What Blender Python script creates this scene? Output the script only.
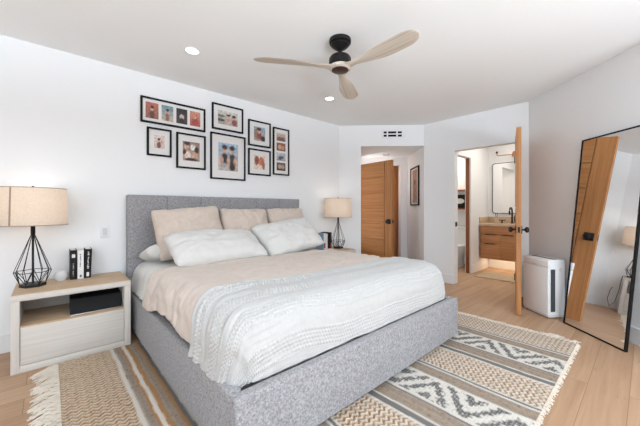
import bpy, bmesh, math, random
from mathutils import Vector, Matrix, noise
PI = math.pi
rnd = random.Random(7)
for o in list(bpy.data.objects):
    bpy.data.objects.remove(o)
SC = bpy.context.scene
COL = SC.collection

# ------------------------------------------------------------------ camera
YAW = 47.7
cam_d = bpy.data.cameras.new('camera')
cam = bpy.data.objects.new('camera', cam_d)
COL.objects.link(cam)
cam.location = (0, 0, 1.15)
cam.rotation_euler = (PI / 2, 0, math.radians(YAW - 90))
cam_d.sensor_width = 36
cam_d.lens = 298 / 640 * 36
cam_d.shift_y = -4 / 640
cam_d.clip_start = 0.02
SC.camera = cam

# ------------------------------------------------------------------ sky, daylight, exposure
W = bpy.data.worlds.new('sky')
SC.world = W
W.use_nodes = True
bg = W.node_tree.nodes['Background']
bg.inputs[0].default_value = (0.80, 0.90, 1.0, 1)
bg.inputs[1].default_value = 1.0
SC.view_settings.view_transform = 'Standard'
SC.view_settings.look = 'None'
SC.view_settings.gamma = 1
SC.view_settings.use_curve_mapping = False
SC.view_settings.exposure = -0.3


def area(name, loc, rot, sx, sy, power, col=(1, 1, 1)):
    l = bpy.data.lights.new(name, 'AREA')
    l.shape = 'RECTANGLE'
    l.size, l.size_y, l.energy, l.color = sx, sy, power, col
    o = bpy.data.objects.new(name, l)
    o.location, o.rotation_euler = loc, rot
    COL.objects.link(o)
    return o


# daylight entering by the glazed south side plus fill from an invented west window
ds = area('daylight_south', (-3.4, -6.2, 1.7), (PI / 2, 0, math.radians(-44)), 5.4, 2.8, 150, (0.78, 0.91, 1.05))
ds.data.spread = math.radians(130)
area('west_fill', (-3.60, -1.2, 1.45), (PI / 2, 0, -PI / 2), 3.0, 1.6, 40, (0.84, 0.93, 1.02))
# added upward fill light through the south glazing, brightening the ceiling
area('ceiling_fill', (-3.0, -9.4, -2.3), (PI * 0.93, 0, 0), 13.0, 4.0, 11500, (0.80, 0.92, 1.04))


# ------------------------------------------------------------------ materials
def rgb(r, g, b):
    f = lambda c: (c / 255 / 12.92) if c / 255 <= 0.04045 else ((c / 255 + 0.055) / 1.055) ** 2.4
    return (f(r), f(g), f(b), 1)


class NT:
    def __init__(self, name):
        self.m = bpy.data.materials.new(name)
        self.m.use_nodes = True
        self.t = self.m.node_tree
        self.b = self.t.nodes['Principled BSDF']
        self.out = self.t.nodes['Material Output']

    def n(self, typ, **kw):
        nd = self.t.nodes.new(typ)
        for k, v in kw.items():
            if k.startswith('i_'):
                key = k[2:]
                nd.inputs[int(key) if key.isdigit() else key.replace('_', ' ')].default_value = v
            else:
                setattr(nd, k, v)
        return nd

    def l(self, a, b):
        self.t.links.new(a, b)

    def coords(self, scale=(1, 1, 1), loc=(0, 0, 0), rot=(0, 0, 0)):
        tc = self.n('ShaderNodeTexCoord')
        mp = self.n('ShaderNodeMapping')
        mp.inputs['Scale'].default_value = scale
        mp.inputs['Location'].default_value = loc
        mp.inputs['Rotation'].default_value = rot
        self.l(tc.outputs['Object'], mp.inputs['Vector'])
        return mp.outputs[0]

    def ramp(self, fac, stops):
        r = self.n('ShaderNodeValToRGB')
        e = r.color_ramp.elements
        while len(e) < len(stops):
            e.new(0.5)
        for k, (p, c) in enumerate(stops):
            e[k].position = p
            e[k].color = c
        self.l(fac, r.inputs[0])
        return r.outputs[0]

    def bump(self, h, strength=0.3, dist=0.01):
        b = self.n('ShaderNodeBump')
        b.inputs['Strength'].default_value = strength
        b.inputs['Distance'].default_value = dist
        self.l(h, b.inputs['Height'])
        self.l(b.outputs[0], self.b.inputs['Normal'])


def plain(name, col, rough=0.5, metal=0.0, spec=0.5, nscale=0, namt=0.06, bump=0):
    k = NT(name)
    k.b.inputs['Roughness'].default_value = rough
    k.b.inputs['Metallic'].default_value = metal
    k.b.inputs['Specular IOR Level'].default_value = spec
    k.b.inputs['Base Color'].default_value = col
    if nscale:
        no = k.n('ShaderNodeTexNoise', i_Scale=nscale, i_Detail=4.0)
        k.l(k.coords(), no.inputs['Vector'])
        c2 = tuple(min(1, c * (1 + namt)) for c in col[:3]) + (1,)
        c1 = tuple(c * (1 - namt) for c in col[:3]) + (1,)
        k.l(k.ramp(no.outputs[0], [(0.3, c1), (0.7, c2)]), k.b.inputs['Base Color'])
        if bump:
            k.bump(no.outputs[0], bump, 0.004)
    return k.m


def wood(name, c1, c2, axis='z', rough=0.5, fine=30, c3=None):
    k = NT(name)
    s = {'x': (1.2, fine, fine), 'y': (fine, 1.2, fine), 'z': (fine, fine, 1.2)}[axis]
    v = k.coords(s)
    no = k.n('ShaderNodeTexNoise', i_Scale=1.0, i_Detail=6.0, i_Roughness=0.62, i_Distortion=0.6)
    k.l(v, no.inputs['Vector'])
    st = [(0.30, c1), (0.68, c2)]
    if c3:
        st = [(0.25, c3), (0.42, c1), (0.7, c2)]
    k.l(k.ramp(no.outputs[0], st), k.b.inputs['Base Color'])
    k.b.inputs['Roughness'].default_value = rough
    k.b.inputs['Specular IOR Level'].default_value = 0.35
    k.bump(no.outputs[0], 0.15, 0.002)
    return k.m


def weave(name, c1, c2, scale=260, rough=0.95, bump=0.5, mott=22):
    k = NT(name)
    v = k.coords()
    no = k.n('ShaderNodeTexNoise', i_Scale=float(scale), i_Detail=2.0)
    k.l(v, no.inputs['Vector'])
    n2 = k.n('ShaderNodeTexNoise', i_Scale=float(mott), i_Detail=5.0, i_Roughness=0.7)
    k.l(v, n2.inputs['Vector'])
    mx = k.n('ShaderNodeMath', operation='MULTIPLY_ADD')
    k.l(n2.outputs[0], mx.inputs[0])
    mx.inputs[1].default_value = 0.5
    m2 = k.n('ShaderNodeMath', operation='MULTIPLY')
    k.l(no.outputs[0], m2.inputs[0])
    m2.inputs[1].default_value = 0.5
    k.l(m2.outputs[0], mx.inputs[2])
    k.l(k.ramp(mx.outputs[0], [(0.38, c1), (0.62, c2)]), k.b.inputs['Base Color'])
    k.b.inputs['Roughness'].default_value = rough
    k.b.inputs['Specular IOR Level'].default_value = 0.15
    k.b.inputs['Sheen Weight'].default_value = 0.15
    k.bump(no.outputs[0], bump, 0.003)
    return k.m


def vcol(name, rough=0.9, spec=0.1, attr='tint', fuzz=0):
    k = NT(name)
    a = k.n('ShaderNodeVertexColor', layer_name=attr)
    k.l(a.outputs[0], k.b.inputs['Base Color'])
    k.b.inputs['Roughness'].default_value = rough
    k.b.inputs['Specular IOR Level'].default_value = spec
    if fuzz:
        no = k.n('ShaderNodeTexNoise', i_Scale=400.0, i_Detail=2.0)
        k.l(k.coords(), no.inputs['Vector'])
        k.bump(no.outputs[0], fuzz, 0.004)
    return k.m


def emit(name, col, strength):
    k = NT(name)
    k.b.inputs['Base Color'].default_value = col
    k.b.inputs['Emission Color'].default_value = col
    k.b.inputs['Emission Strength'].default_value = strength
    return k.m


M = {}
M['wall'] = plain('wall_paint', (0.90, 0.90, 0.90, 1), 0.85, spec=0.2, nscale=60, namt=0.006)
M['ceil'] = plain('ceiling_paint', (0.91, 0.91, 0.90, 1), 0.9, spec=0.1, nscale=60, namt=0.006)
M['trim'] = plain('white_trim_paint', (0.86, 0.86, 0.86, 1), 0.45, nscale=30, namt=0.006)
M['white'] = plain('white_plastic', (0.84, 0.84, 0.84, 1), 0.35, nscale=20, namt=0.01)
M['paleplastic'] = plain('pale_grey_plastic', rgb(218, 217, 216), 0.6, nscale=90, namt=0.03)
M['black'] = plain('black_metal', rgb(16, 15, 14), 0.45, 0.3, nscale=40, namt=0.1)
M['mblack'] = plain('matt_black_metal', rgb(15, 15, 15), 0.6, nscale=40, namt=0.1)
M['blackleather'] = plain('black_vinyl', rgb(14, 14, 15), 0.6, 0.0, 0.25, nscale=150, namt=0.2, bump=0.2)
M['bronze'] = plain('dark_bronze', rgb(70, 45, 36), 0.45, 0.5, nscale=50, namt=0.1)
M['brass'] = plain('brass', rgb(190, 130, 70), 0.3, 0.9, nscale=30, namt=0.06)
M['dark'] = plain('dark_void', rgb(20, 20, 20), 0.9, nscale=20, namt=0.1)
M['darkgrille'] = plain('dark_grey_grille', rgb(70, 72, 76), 0.6, nscale=80, namt=0.1)
M['chrome'] = plain('nickel', rgb(200, 200, 200), 0.25, 1.0, nscale=20, namt=0.03)
M['ceramic'] = plain('white_ceramic', (0.85, 0.85, 0.85, 1), 0.12, nscale=20, namt=0.005)
M['mirror'] = plain('mirror_silver', (0.93, 0.93, 0.93, 1), 0.0, 1.0)
M['mat'] = plain('picture_mat_board', (0.82, 0.80, 0.78, 1), 0.9, nscale=60, namt=0.01)
M['frame'] = plain('black_frame', rgb(12, 12, 12), 0.55, 0.0, 0.25, nscale=40, namt=0.15)
M['photo'] = vcol('photo_print', 0.5, 0.3)
M['doorh'] = wood('door_oak_horizontal_grain', rgb(164, 108, 62), rgb(192, 136, 84), 'x', 0.45, 42)
M['doorv'] = wood('door_oak_vertical_grain', rgb(164, 108, 62), rgb(194, 138, 86), 'z', 0.45, 42)
M['wash'] = wood('whitewashed_wood', rgb(208, 200, 190), rgb(221, 214, 206), 'x', 0.6, 60)
M['washz'] = wood('whitewashed_wood_upright', rgb(208, 200, 190), rgb(221, 214, 206), 'z', 0.6, 60)
M['oak'] = wood('natural_oak', rgb(186, 156, 124), rgb(214, 187, 156), 'x', 0.55, 40)
M['blade'] = wood('pale_weathered_oak', rgb(194, 181, 166), rgb(222, 212, 199), 'x', 0.6, 38, rgb(160, 143, 126))
M['vanity'] = wood('walnut_veneer', rgb(166, 112, 72), rgb(196, 142, 98), 'y', 0.45, 40)
M['jamb'] = wood('red_brown_wood', rgb(120, 70, 44), rgb(150, 92, 60), 'z', 0.5, 40)
M['stone'] = plain('tan_stone', rgb(204, 178, 150), 0.35, nscale=40, namt=0.08)
M['gray'] = weave('grey_upholstery', rgb(130, 127, 127), rgb(177, 175, 177), 120, 0.95, 0.6, 70)
M['duvet'] = weave('blush_beige_linen', rgb(210, 195, 183), rgb(220, 206, 195), 300, 0.95, 0.15, 9)
M['sham'] = weave('beige_linen', rgb(208, 190, 176), rgb(220, 204, 190), 420, 0.95, 0.35, 30)
M['linen'] = weave('white_cotton', rgb(216, 213, 208), rgb(226, 223, 218), 300, 0.95, 0.12, 12)
M['coverlet'] = weave('white_textured_cotton', rgb(192, 190, 187), rgb(200, 198, 195), 260, 0.95, 0.2, 40)
M['rug'] = vcol('woven_rug', 0.97, 0.05, fuzz=0.6)
M['fringe'] = weave('cream_yarn', rgb(214, 200, 182), rgb(232, 221, 206), 300, 1.0, 0.3)
M['bathmat'] = weave('sand_bath_mat', rgb(196, 168, 136), rgb(218, 193, 162), 160, 1.0, 0.6)
M['redbook'] = plain('red_cover', rgb(150, 50, 70), 0.5, nscale=30)
M['bluebook'] = plain('blue_cover', rgb(134, 172, 196), 0.5, nscale=30)
M['navybook'] = plain('dark_navy_cover', rgb(34, 32, 48), 0.5, nscale=30)
M['paper'] = plain('book_pages', rgb(232, 226, 214), 0.9, nscale=80, namt=0.03)
M['blackbook'] = plain('black_cover', rgb(13, 13, 14), 0.6, 0.0, 0.3, nscale=30, namt=0.1)
M['whitebook'] = plain('white_cover', rgb(232, 230, 228), 0.5, nscale=30, namt=0.01)
M['amber'] = plain('amber_shade', rgb(170, 100, 60), 0.4, nscale=30)
M['led'] = emit('downlight_diffuser', (1.0, 0.97, 0.92, 1), 6.0)
M['bulb'] = emit('lamp_bulb', (1.0, 0.80, 0.55, 1), 5.0)


def shade_mat():
    k = NT('linen_lamp_shade')
    v = k.coords((1, 1, 1))
    no = k.n('ShaderNodeTexNoise', i_Scale=90.0, i_Detail=3.0)
    k.l(v, no.inputs['Vector'])
    c = k.ramp(no.outputs[0], [(0.3, rgb(240, 230, 219)), (0.7, rgb(249, 241, 232))])
    d = k.n('ShaderNodeBsdfDiffuse')
    t = k.n('ShaderNodeBsdfTranslucent')
    k.l(c, d.inputs[0])
    k.l(c, t.inputs[0])
    mx = k.n('ShaderNodeMixShader')
    mx.inputs[0].default_value = 0.6
    k.l(d.outputs[0], mx.inputs[1])
    k.l(t.outputs[0], mx.inputs[2])
    k.l(mx.outputs[0], k.out.inputs[0])
    return k.m


M['shade'] = shade_mat()
M['seam'] = plain('shade_seam_tape', rgb(176, 152, 132), 0.9, nscale=60)


def glass_mat():
    k = NT('clear_window_glass')
    t = k.n('ShaderNodeBsdfTransparent')
    g = k.n('ShaderNodeBsdfGlossy')
    g.inputs['Roughness'].default_value = 0.02
    mx = k.n('ShaderNodeMixShader')
    mx.inputs[0].default_value = 0.06
    k.l(t.outputs[0], mx.inputs[1])
    k.l(g.outputs[0], mx.inputs[2])
    k.l(mx.outputs[0], k.out.inputs[0])
    return k.m


M['glass'] = glass_mat()


def floor_mat():
    k = NT('oak_plank_floor')
    v = k.coords((1, 1, 1), (1.37, -0.075, 0))
    br = k.n('ShaderNodeTexBrick', i_Scale=1.0, offset=0.37, offset_frequency=2)
    br.inputs['Color1'].default_value = (0.0, 0, 0, 1)
    br.inputs['Color2'].default_value = (1, 1, 1, 1)
    br.inputs['Mortar'].default_value = (0.5, 0.5, 0.5, 1)
    br.inputs['Mortar Size'].default_value = 0.0016
    br.inputs['Mortar Smooth'].default_value = 0.1
    br.inputs['Brick Width'].default_value = 2.0
    br.inputs['Row Height'].default_value = 0.19
    k.l(v, br.inputs['Vector'])
    v2 = k.coords((1.1, 24, 1))
    # every plank gets its own grain offset
    ad = k.n('ShaderNodeVectorMath', operation='MULTIPLY_ADD')
    k.l(br.outputs['Color'], ad.inputs[0])
    ad.inputs[1].default_value = (7, 13, 5)
    k.l(v2, ad.inputs[2])
    no = k.n('ShaderNodeTexNoise', i_Scale=1.0, i_Detail=7.0, i_Roughness=0.62, i_Distortion=0.5)
    k.l(ad.outputs[0], no.inputs['Vector'])
    grain = k.ramp(no.outputs[0], [(0.28, rgb(172, 135, 104)), (0.72, rgb(195, 161, 130))])
    tint = k.ramp(br.outputs['Color'], [(0.0, (0.90, 0.88, 0.86, 1)), (0.5, (1, 1, 1, 1)), (1.0, (1.04, 1.05, 1.07, 1))])
    m1 = k.n('ShaderNodeMix', data_type='RGBA', blend_type='MULTIPLY')
    m1.inputs[0].default_value = 1.0
    k.l(grain, m1.inputs[6])
    k.l(tint, m1.inputs[7])
    n3 = k.n('ShaderNodeTexNoise', i_Scale=5.0, i_Detail=2.0)
    k.l(k.coords((1.2, 3.0, 1)), n3.inputs['Vector'])
    knots = k.ramp(n3.outputs[0], [(0.20, (0.72, 0.62, 0.55, 1)), (0.33, (1, 1, 1, 1))])
    m3 = k.n('ShaderNodeMix', data_type='RGBA', blend_type='MULTIPLY')
    m3.inputs[0].default_value = 1.0
    k.l(m1.outputs[2], m3.inputs[6])
    k.l(knots, m3.inputs[7])
    m2 = k.n('ShaderNodeMix', data_type='RGBA')
    k.l(br.outputs['Fac'], m2.inputs[0])
    k.l(m3.outputs[2], m2.inputs[6])
    m2.inputs[7].default_value = rgb(140, 104, 76)
    k.l(m2.outputs[2], k.b.inputs['Base Color'])
    k.b.inputs['Roughness'].default_value = 0.48
    k.b.inputs['Specular IOR Level'].default_value = 0.35
    k.bump(no.outputs[0], 0.06, 0.002)
    return k.m


M['floor'] = floor_mat()


# ------------------------------------------------------------------ mesh helpers
class MB:
    """collects shapes, then links them as ONE mesh object"""

    def __init__(self):
        self.bm = bmesh.new()
        self.mats = []
        self.cur = 0

    def use(self, m):
        if m not in self.mats:
            self.mats.append(m)
        self.cur = self.mats.index(m)
        return self

    def _faces(self, fs):
        for f in fs:
            f.material_index = self.cur
            f.smooth = True

    def box(self, x0, x1, y0, y1, z0, z1, bev=0.0, seg=2, mat=None):
        b = bmesh.new()
        bmesh.ops.create_cube(b, size=1)
        bmesh.ops.scale(b, vec=(x1 - x0, y1 - y0, z1 - z0), verts=b.verts)
        bmesh.ops.translate(b, vec=((x0 + x1) / 2, (y0 + y1) / 2, (z0 + z1) / 2), verts=b.verts)
        if bev > 0:
            bev = min(bev, 0.45 * min(x1 - x0, y1 - y0, z1 - z0))
            bmesh.ops.bevel(b, geom=list(b.edges), offset=bev, segments=seg, profile=0.5, affect='EDGES', clamp_overlap=True)
        self.merge(b, mat)
        return self

    def merge(self, b, mat=None):
        mp = {}
        for v in b.verts:
            mp[v] = self.bm.verts.new(mat @ v.co if mat else v.co)
        fs = []
        for f in b.faces:
            try:
                fs.append(self.bm.faces.new([mp[v] for v in f.verts]))
            except ValueError:
                pass
        self._faces(fs)
        b.free()

    def prism(self, pts, z0, z1):
        """vertical prism over a polygon"""
        a = sum(pts[i][0] * pts[(i + 1) % len(pts)][1] - pts[(i + 1) % len(pts)][0] * pts[i][1] for i in range(len(pts)))
        if a < 0:
            pts = pts[::-1]
        lo = [self.bm.verts.new((p[0], p[1], z0)) for p in pts]
        hi = [self.bm.verts.new((p[0], p[1], z1)) for p in pts]
        n = len(pts)
        fs = [self.bm.faces.new(lo[::-1]), self.bm.faces.new(hi)]
        for i in range(n):
            fs.append(self.bm.faces.new([lo[i], lo[(i + 1) % n], hi[(i + 1) % n], hi[i]]))
        self._faces(fs)
        return self

    def extrude_x(self, prof, x0, x1):
        """profile of (y, z) points pushed along x"""
        lo = [self.bm.verts.new((x0, p[0], p[1])) for p in prof]
        hi = [self.bm.verts.new((x1, p[0], p[1])) for p in prof]
        n = len(prof)
        fs = [self.bm.faces.new(lo[::-1]), self.bm.faces.new(hi)]
        for i in range(n):
            fs.append(self.bm.faces.new([lo[i], lo[(i + 1) % n], hi[(i + 1) % n], hi[i]]))
        bmesh.ops.recalc_face_normals(self.bm, faces=fs)
        self._faces(fs)
        return self

    def lathe(self, prof, cx=0, cy=0, cz=0, seg=32, mat=None):
        """profile of (r, z) points about z"""
        rings = []
        for r, z in prof:
            if r < 1e-6:
                rings.append([Vector((cx, cy, cz + z))])
            else:
                rings.append([Vector((cx + r * math.cos(2 * PI * k / seg), cy + r * math.sin(2 * PI * k / seg), cz + z)) for k in range(seg)])
        if mat:
            rings = [[mat @ p for p in r] for r in rings]
        vs = [[self.bm.verts.new(p) for p in r] for r in rings]
        fs = []
        for a, b in zip(vs, vs[1:]):
            for k in range(seg):
                k2 = (k + 1) % seg
                if len(a) == 1 and len(b) == 1:
                    continue
                if len(a) == 1:
                    fs.append(self.bm.faces.new([a[0], b[k2], b[k]]))
                elif len(b) == 1:
                    fs.append(self.bm.faces.new([a[k], a[k2], b[0]]))
                else:
                    fs.append(self.bm.faces.new([a[k], a[k2], b[k2], b[k]]))
        bmesh.ops.recalc_face_normals(self.bm, faces=fs)
        self._faces(fs)
        return self

    def tube(self, pts, r, seg=8, cap=True):
        pts = [Vector(p) for p in pts]
        rr = r if isinstance(r, (list, tuple)) else [r] * len(pts)
        rings = []
        up = Vector((0, 0, 1))
        for i, p in enumerate(pts):
            d = (pts[min(i + 1, len(pts) - 1)] - pts[max(i - 1, 0)]).normalized()
            if abs(d.dot(up)) > 0.95:
                s = d.cross(Vector((1, 0, 0))).normalized()
            else:
                s = d.cross(up).normalized()
            t = s.cross(d).normalized()
            rings.append([self.bm.verts.new(p + (s * math.cos(2 * PI * k / seg) + t * math.sin(2 * PI * k / seg)) * rr[i]) for k in range(seg)])
        fs = []
        for a, b in zip(rings, rings[1:]):
            for k in range(seg):
                fs.append(self.bm.faces.new([a[k], a[(k + 1) % seg], b[(k + 1) % seg], b[k]]))
        if cap:
            fs.append(self.bm.faces.new(rings[0][::-1]))
            fs.append(self.bm.faces.new(rings[-1]))
        bmesh.ops.recalc_face_normals(self.bm, faces=fs)
        self._faces(fs)
        return self

    def grid(self, fn, nu, nv, close=False):
        vs = [[self.bm.verts.new(fn(i / nu, j / nv)) for j in range(nv + 1)] for i in range(nu + 1)]
        fs = []
        for i in range(nu):
            for j in range(nv):
                fs.append(self.bm.faces.new([vs[i][j], vs[i + 1][j], vs[i + 1][j + 1], vs[i][j + 1]]))
        self._faces(fs)
        return vs

    def build(self, name, mat=None, parent=None, loc=(0, 0, 0), rot=(0, 0, 0), sharp=35):
        me = bpy.data.meshes.new(name)
        self.bm.normal_update()
        self.bm.to_mesh(me)
        self.bm.free()
        for m in (self.mats or [mat]):
            me.materials.append(m)
        if sharp:
            me.set_sharp_from_angle(angle=math.radians(sharp))
        o = bpy.data.objects.new(name, me)
        o.location, o.rotation_euler = loc, rot
        COL.objects.link(o)
        if parent:
            o.parent = parent
        return o


def tag(o, label=None, cat=None, group=None, kind=None):
    if label:
        o['label'] = label
    if cat:
        o['category'] = cat
    if group:
        o['group'] = group
    if kind:
        o['kind'] = kind
    return o


def thing(name, label, cat, loc=(0, 0, 0), rotz=0, group=None):
    o = bpy.data.objects.new(name, None)
    o.empty_display_size = 0.1
    COL.objects.link(o)
    o.location = loc
    o.rotation_euler = (0, 0, rotz)
    return tag(o, label, cat, group)


def copy_tree(o, parent=None):
    c = o.copy()
    COL.objects.link(c)
    if parent:
        c.parent = parent
    for ch in list(o.children):
        copy_tree(ch, c)
    return c


def struct(name, mb, mat, label=None, cat=None, parent=None):
    o = mb.build(name, mat, parent)
    if not parent:
        tag(o, label or name.replace('_', ' '), cat or name.split('_')[0], kind='structure')
    return o


def fbm(x, y, z=0.0, oct=3):
    return noise.fractal(Vector((x, y, z)), 1.0, 2.0, oct)


def sstep(a, b, x):
    t = min(1, max(0, (x - a) / (b - a)))
    return t * t * (3 - 2 * t)


# ------------------------------------------------------------------ room shell
H = 2.54
HALL_Z = 2.195
S2 = math.sqrt(0.5)
HA = Vector((3.847, 3.213))            # left edge of the hall opening
HS = Vector((S2, -S2))                 # along the angled wall
HT = Vector((S2, S2))                  # into the hall


def hp(s, t):
    p = HA + HS * s + HT * t
    return (p.x, p.y)


struct('floor', MB().box(-3.55, 6.7, -3.75, 5.0, -0.12, 0.0), M['floor'], 'light oak plank floor', 'floor')
struct('ceiling', MB().box(-3.55, 6.7, -3.75, 5.0, H, H + 0.12), M['ceil'], 'white painted ceiling', 'ceiling')
struct('wall_north', MB().box(-3.55, 3.62, 3.47, 3.60, 0, H), M['wall'], 'white wall behind the bed headboard', 'wall')
OPW = 1.035
m = MB()
m.prism([hp(-0.375, 0), hp(0, 0), hp(0, 0.12), hp(-0.40, 0.12)], 0, H)
m.prism([hp(0, 0), hp(OPW + 0.002, 0), hp(OPW + 0.002, 0.12), hp(0, 0.12)], HALL_Z, H)
struct('wall_northeast', m, M['wall'], 'angled white wall with the hall opening', 'wall')
m = MB()
m.box(4.58, 4.70, 0.3, 1.15, 0, H)
m.box(4.58, 4.70, 1.985, 2.475, 0, H)
m.box(4.58, 4.70, 1.15, 1.985, 2.04, H)
struct('wall_east', m, M['wall'], 'white wall with the bathroom doorway', 'wall')
W3a, W3b = Vector((4.58, 1.03)), Vector((3.23, -0.44))
w3d = (W3b - W3a).normalized()
w3n = Vector((-w3d.y, w3d.x))          # away from the room
struct('wall_southeast', MB().prism([tuple(W3a), tuple(W3b), tuple(W3b + w3n * 0.12), tuple(W3a + w3n * 0.12)], 0, H), M['wall'],
       'white wall behind the leaning mirror', 'wall')
struct('wall_right', MB().box(3.23, 3.37, -3.75, -0.42, 0, H), M['wall'], 'white side wall behind the camera', 'wall')
m = MB()
m.box(-3.55, -3.2, -3.75, -3.6, 0, H)
m.box(1.6, 3.23, -3.75, -3.6, 0, H)
m.box(-3.2, 1.6, -3.75, -3.6, 2.34, H)
m.box(-3.2, 1.6, -3.75, -3.6, 0, 0.08)
struct('wall_south', m, M['wall'], 'white wall around the wide window', 'wall')
m = MB()
m.box(-3.55, -3.4, -3.6, -2.75, 0, H)
m.box(-3.55, -3.4, 0.35, 3.47, 0, H)
m.box(-3.55, -3.4, -2.75, 0.35, 0, 0.6)
m.box(-3.55, -3.4, -2.75, 0.35, 2.3, H)
struct('wall_west', m, M['wall'], 'white wall with the added smaller window', 'wall')


def window(name, x0, x1, z0, z1, n, loc, rz, label):
    f = MB()
    w = 0.05
    f.box(x0, x1, -0.04, 0.04, z0, z0 + w, 0.004)
    f.box(x0, x1, -0.04, 0.04, z1 - w, z1, 0.004)
    for k in range(n + 1):
        x = x0 + (x1 - x0 - w) * k / n
        f.box(x, x + w, -0.04, 0.04, z0 + w, z1 - w, 0.004)
    o = f.build(name, M['trim'], None, loc, (0, 0, rz))
    tag(o, label, 'window', kind='structure')
    for k in range(n):
        xa = x0 + (x1 - x0 - w) * k / n + w
        xb = x0 + (x1 - x0 - w) * (k + 1) / n
        MB().box(xa, xb, -0.004, 0.004, z0 + w, z1 - w).build('pane', M['glass'], o)


window('window_1', -3.2, 1.6, 0.08, 2.34, 3, (0, -3.675, 0), 0, 'wide white framed window')
window('added_window', -2.75, 0.35, 0.6, 2.3, 2, (-3.475, 0, 0), PI / 2, 'added smaller white framed window for fill light')  # invented window, put in to carry fill light

# hall behind the angled opening
struct('wall_hall_left', MB().prism([hp(0, 0.12), hp(0, 1.23), hp(-0.1, 1.23), hp(-0.1, 0.12)], 0, H), M['wall'], 'left hall wall', 'wall')
struct('wall_hall_right', MB().prism([hp(OPW + 0.002, 0.0), hp(OPW + 0.002, 1.23), hp(OPW + 0.09, 1.23), hp(OPW + 0.09, 0.0)], 0, H), M['wall'],
       'right hall wall with the narrow picture', 'wall')
struct('ceiling_hall', MB().prism([hp(0, 0.12), hp(OPW, 0.12), hp(OPW, 1.23), hp(0, 1.23)], HALL_Z, HALL_Z + 0.1), M['ceil'], 'low hall ceiling', 'ceiling')
m = MB()
m.prism([hp(0.90, 1.11), hp(OPW, 1.11), hp(OPW, 1.23), hp(0.90, 1.23)], 0, HALL_Z)
m.prism([hp(0.0, 1.11), hp(0.90, 1.11), hp(0.90, 1.23), hp(0.0, 1.23)], 2.04, HALL_Z)
struct('wall_hall_back', m, M['wall'], 'white hall end wall around the doorway', 'wall')
m = MB()
m.prism([hp(-0.2, 1.55), hp(1.2, 1.55), hp(1.2, 1.60), hp(-0.2, 1.60)], 0, H)
m.prism([hp(0.93, 1.23), hp(0.97, 1.23), hp(0.97, 1.55), hp(0.93, 1.55)], 0, H)
struct('wall_closet', m, M['doorv'], 'brown wood panelling behind the hall doorway', 'wall')

# bathroom and toilet room
struct('wall_bath_back', MB().box(6.45, 6.6, 0.2, 3.5, 0, H), M['wall'], 'white bathroom wall behind the vanity', 'wall')
m = MB()
m.box(5.58, 6.45, 2.125, 2.225, 0, H)
m.box(4.70, 5.58, 2.125, 2.225, 2.06, H)
struct('wall_bath_left', m, M['wall'], 'white wall beside the bathroom vanity', 'wall')
struct('wall_bath_right', MB().box(4.70, 6.45, 0.2, 0.3, 0, H), M['wall'], 'white wall at the far side of the bathroom', 'wall')
struct('wall_toilet_back', MB().box(5.4, 6.45, 3.4, 3.5, 0, H), M['wall'], 'white end wall of the toilet room', 'wall')

BB, BT = 0.14, 0.014


def board(name, a, b, label, back=0.0):
    a, b = Vector(a), Vector(b)
    d = (b - a).normalized()
    n = Vector((-d.y, d.x))
    # stands on the left side of a->b
    p = MB().prism([tuple(a), tuple(b), tuple(b + n * BT), tuple(a + n * BT)], 0, BB)
    struct(name, p, M['trim'], label, 'baseboard')


board('baseboard_north', (3.58, 3.47), (-3.4, 3.47), 'white baseboard under the picture wall')
board('baseboard_northeast', hp(0, 0), hp(-0.37, 0), 'white baseboard left of the hall opening')
board('baseboard_east', (4.58, 1.985), (4.58, 2.47), 'white baseboard left of the bathroom doorway')
board('baseboard_southeast', tuple(W3b), tuple(W3a), 'white baseboard behind the leaning mirror')
board('baseboard_west', (-3.4, 3.45), (-3.4, -3.6), 'white baseboard under the added smaller window')
board('baseboard_bath_back', (6.45, 0.3), (6.45, 2.11), 'white baseboard below the floating vanity')
board('baseboard_bath_left', (6.43, 2.125), (5.60, 2.125), 'white baseboard beside the bath mat')
board('baseboard_hall_right', hp(OPW + 0.002, 0.02), hp(OPW + 0.002, 1.10), 'white baseboard under the hall picture')
struct('trim_1', MB().box(5.555, 5.5805, 2.148, 2.205, 0, 2.06, 0.003), M['jamb'], 'red-brown wooden jamb of the toilet room doorway', 'trim')


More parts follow.
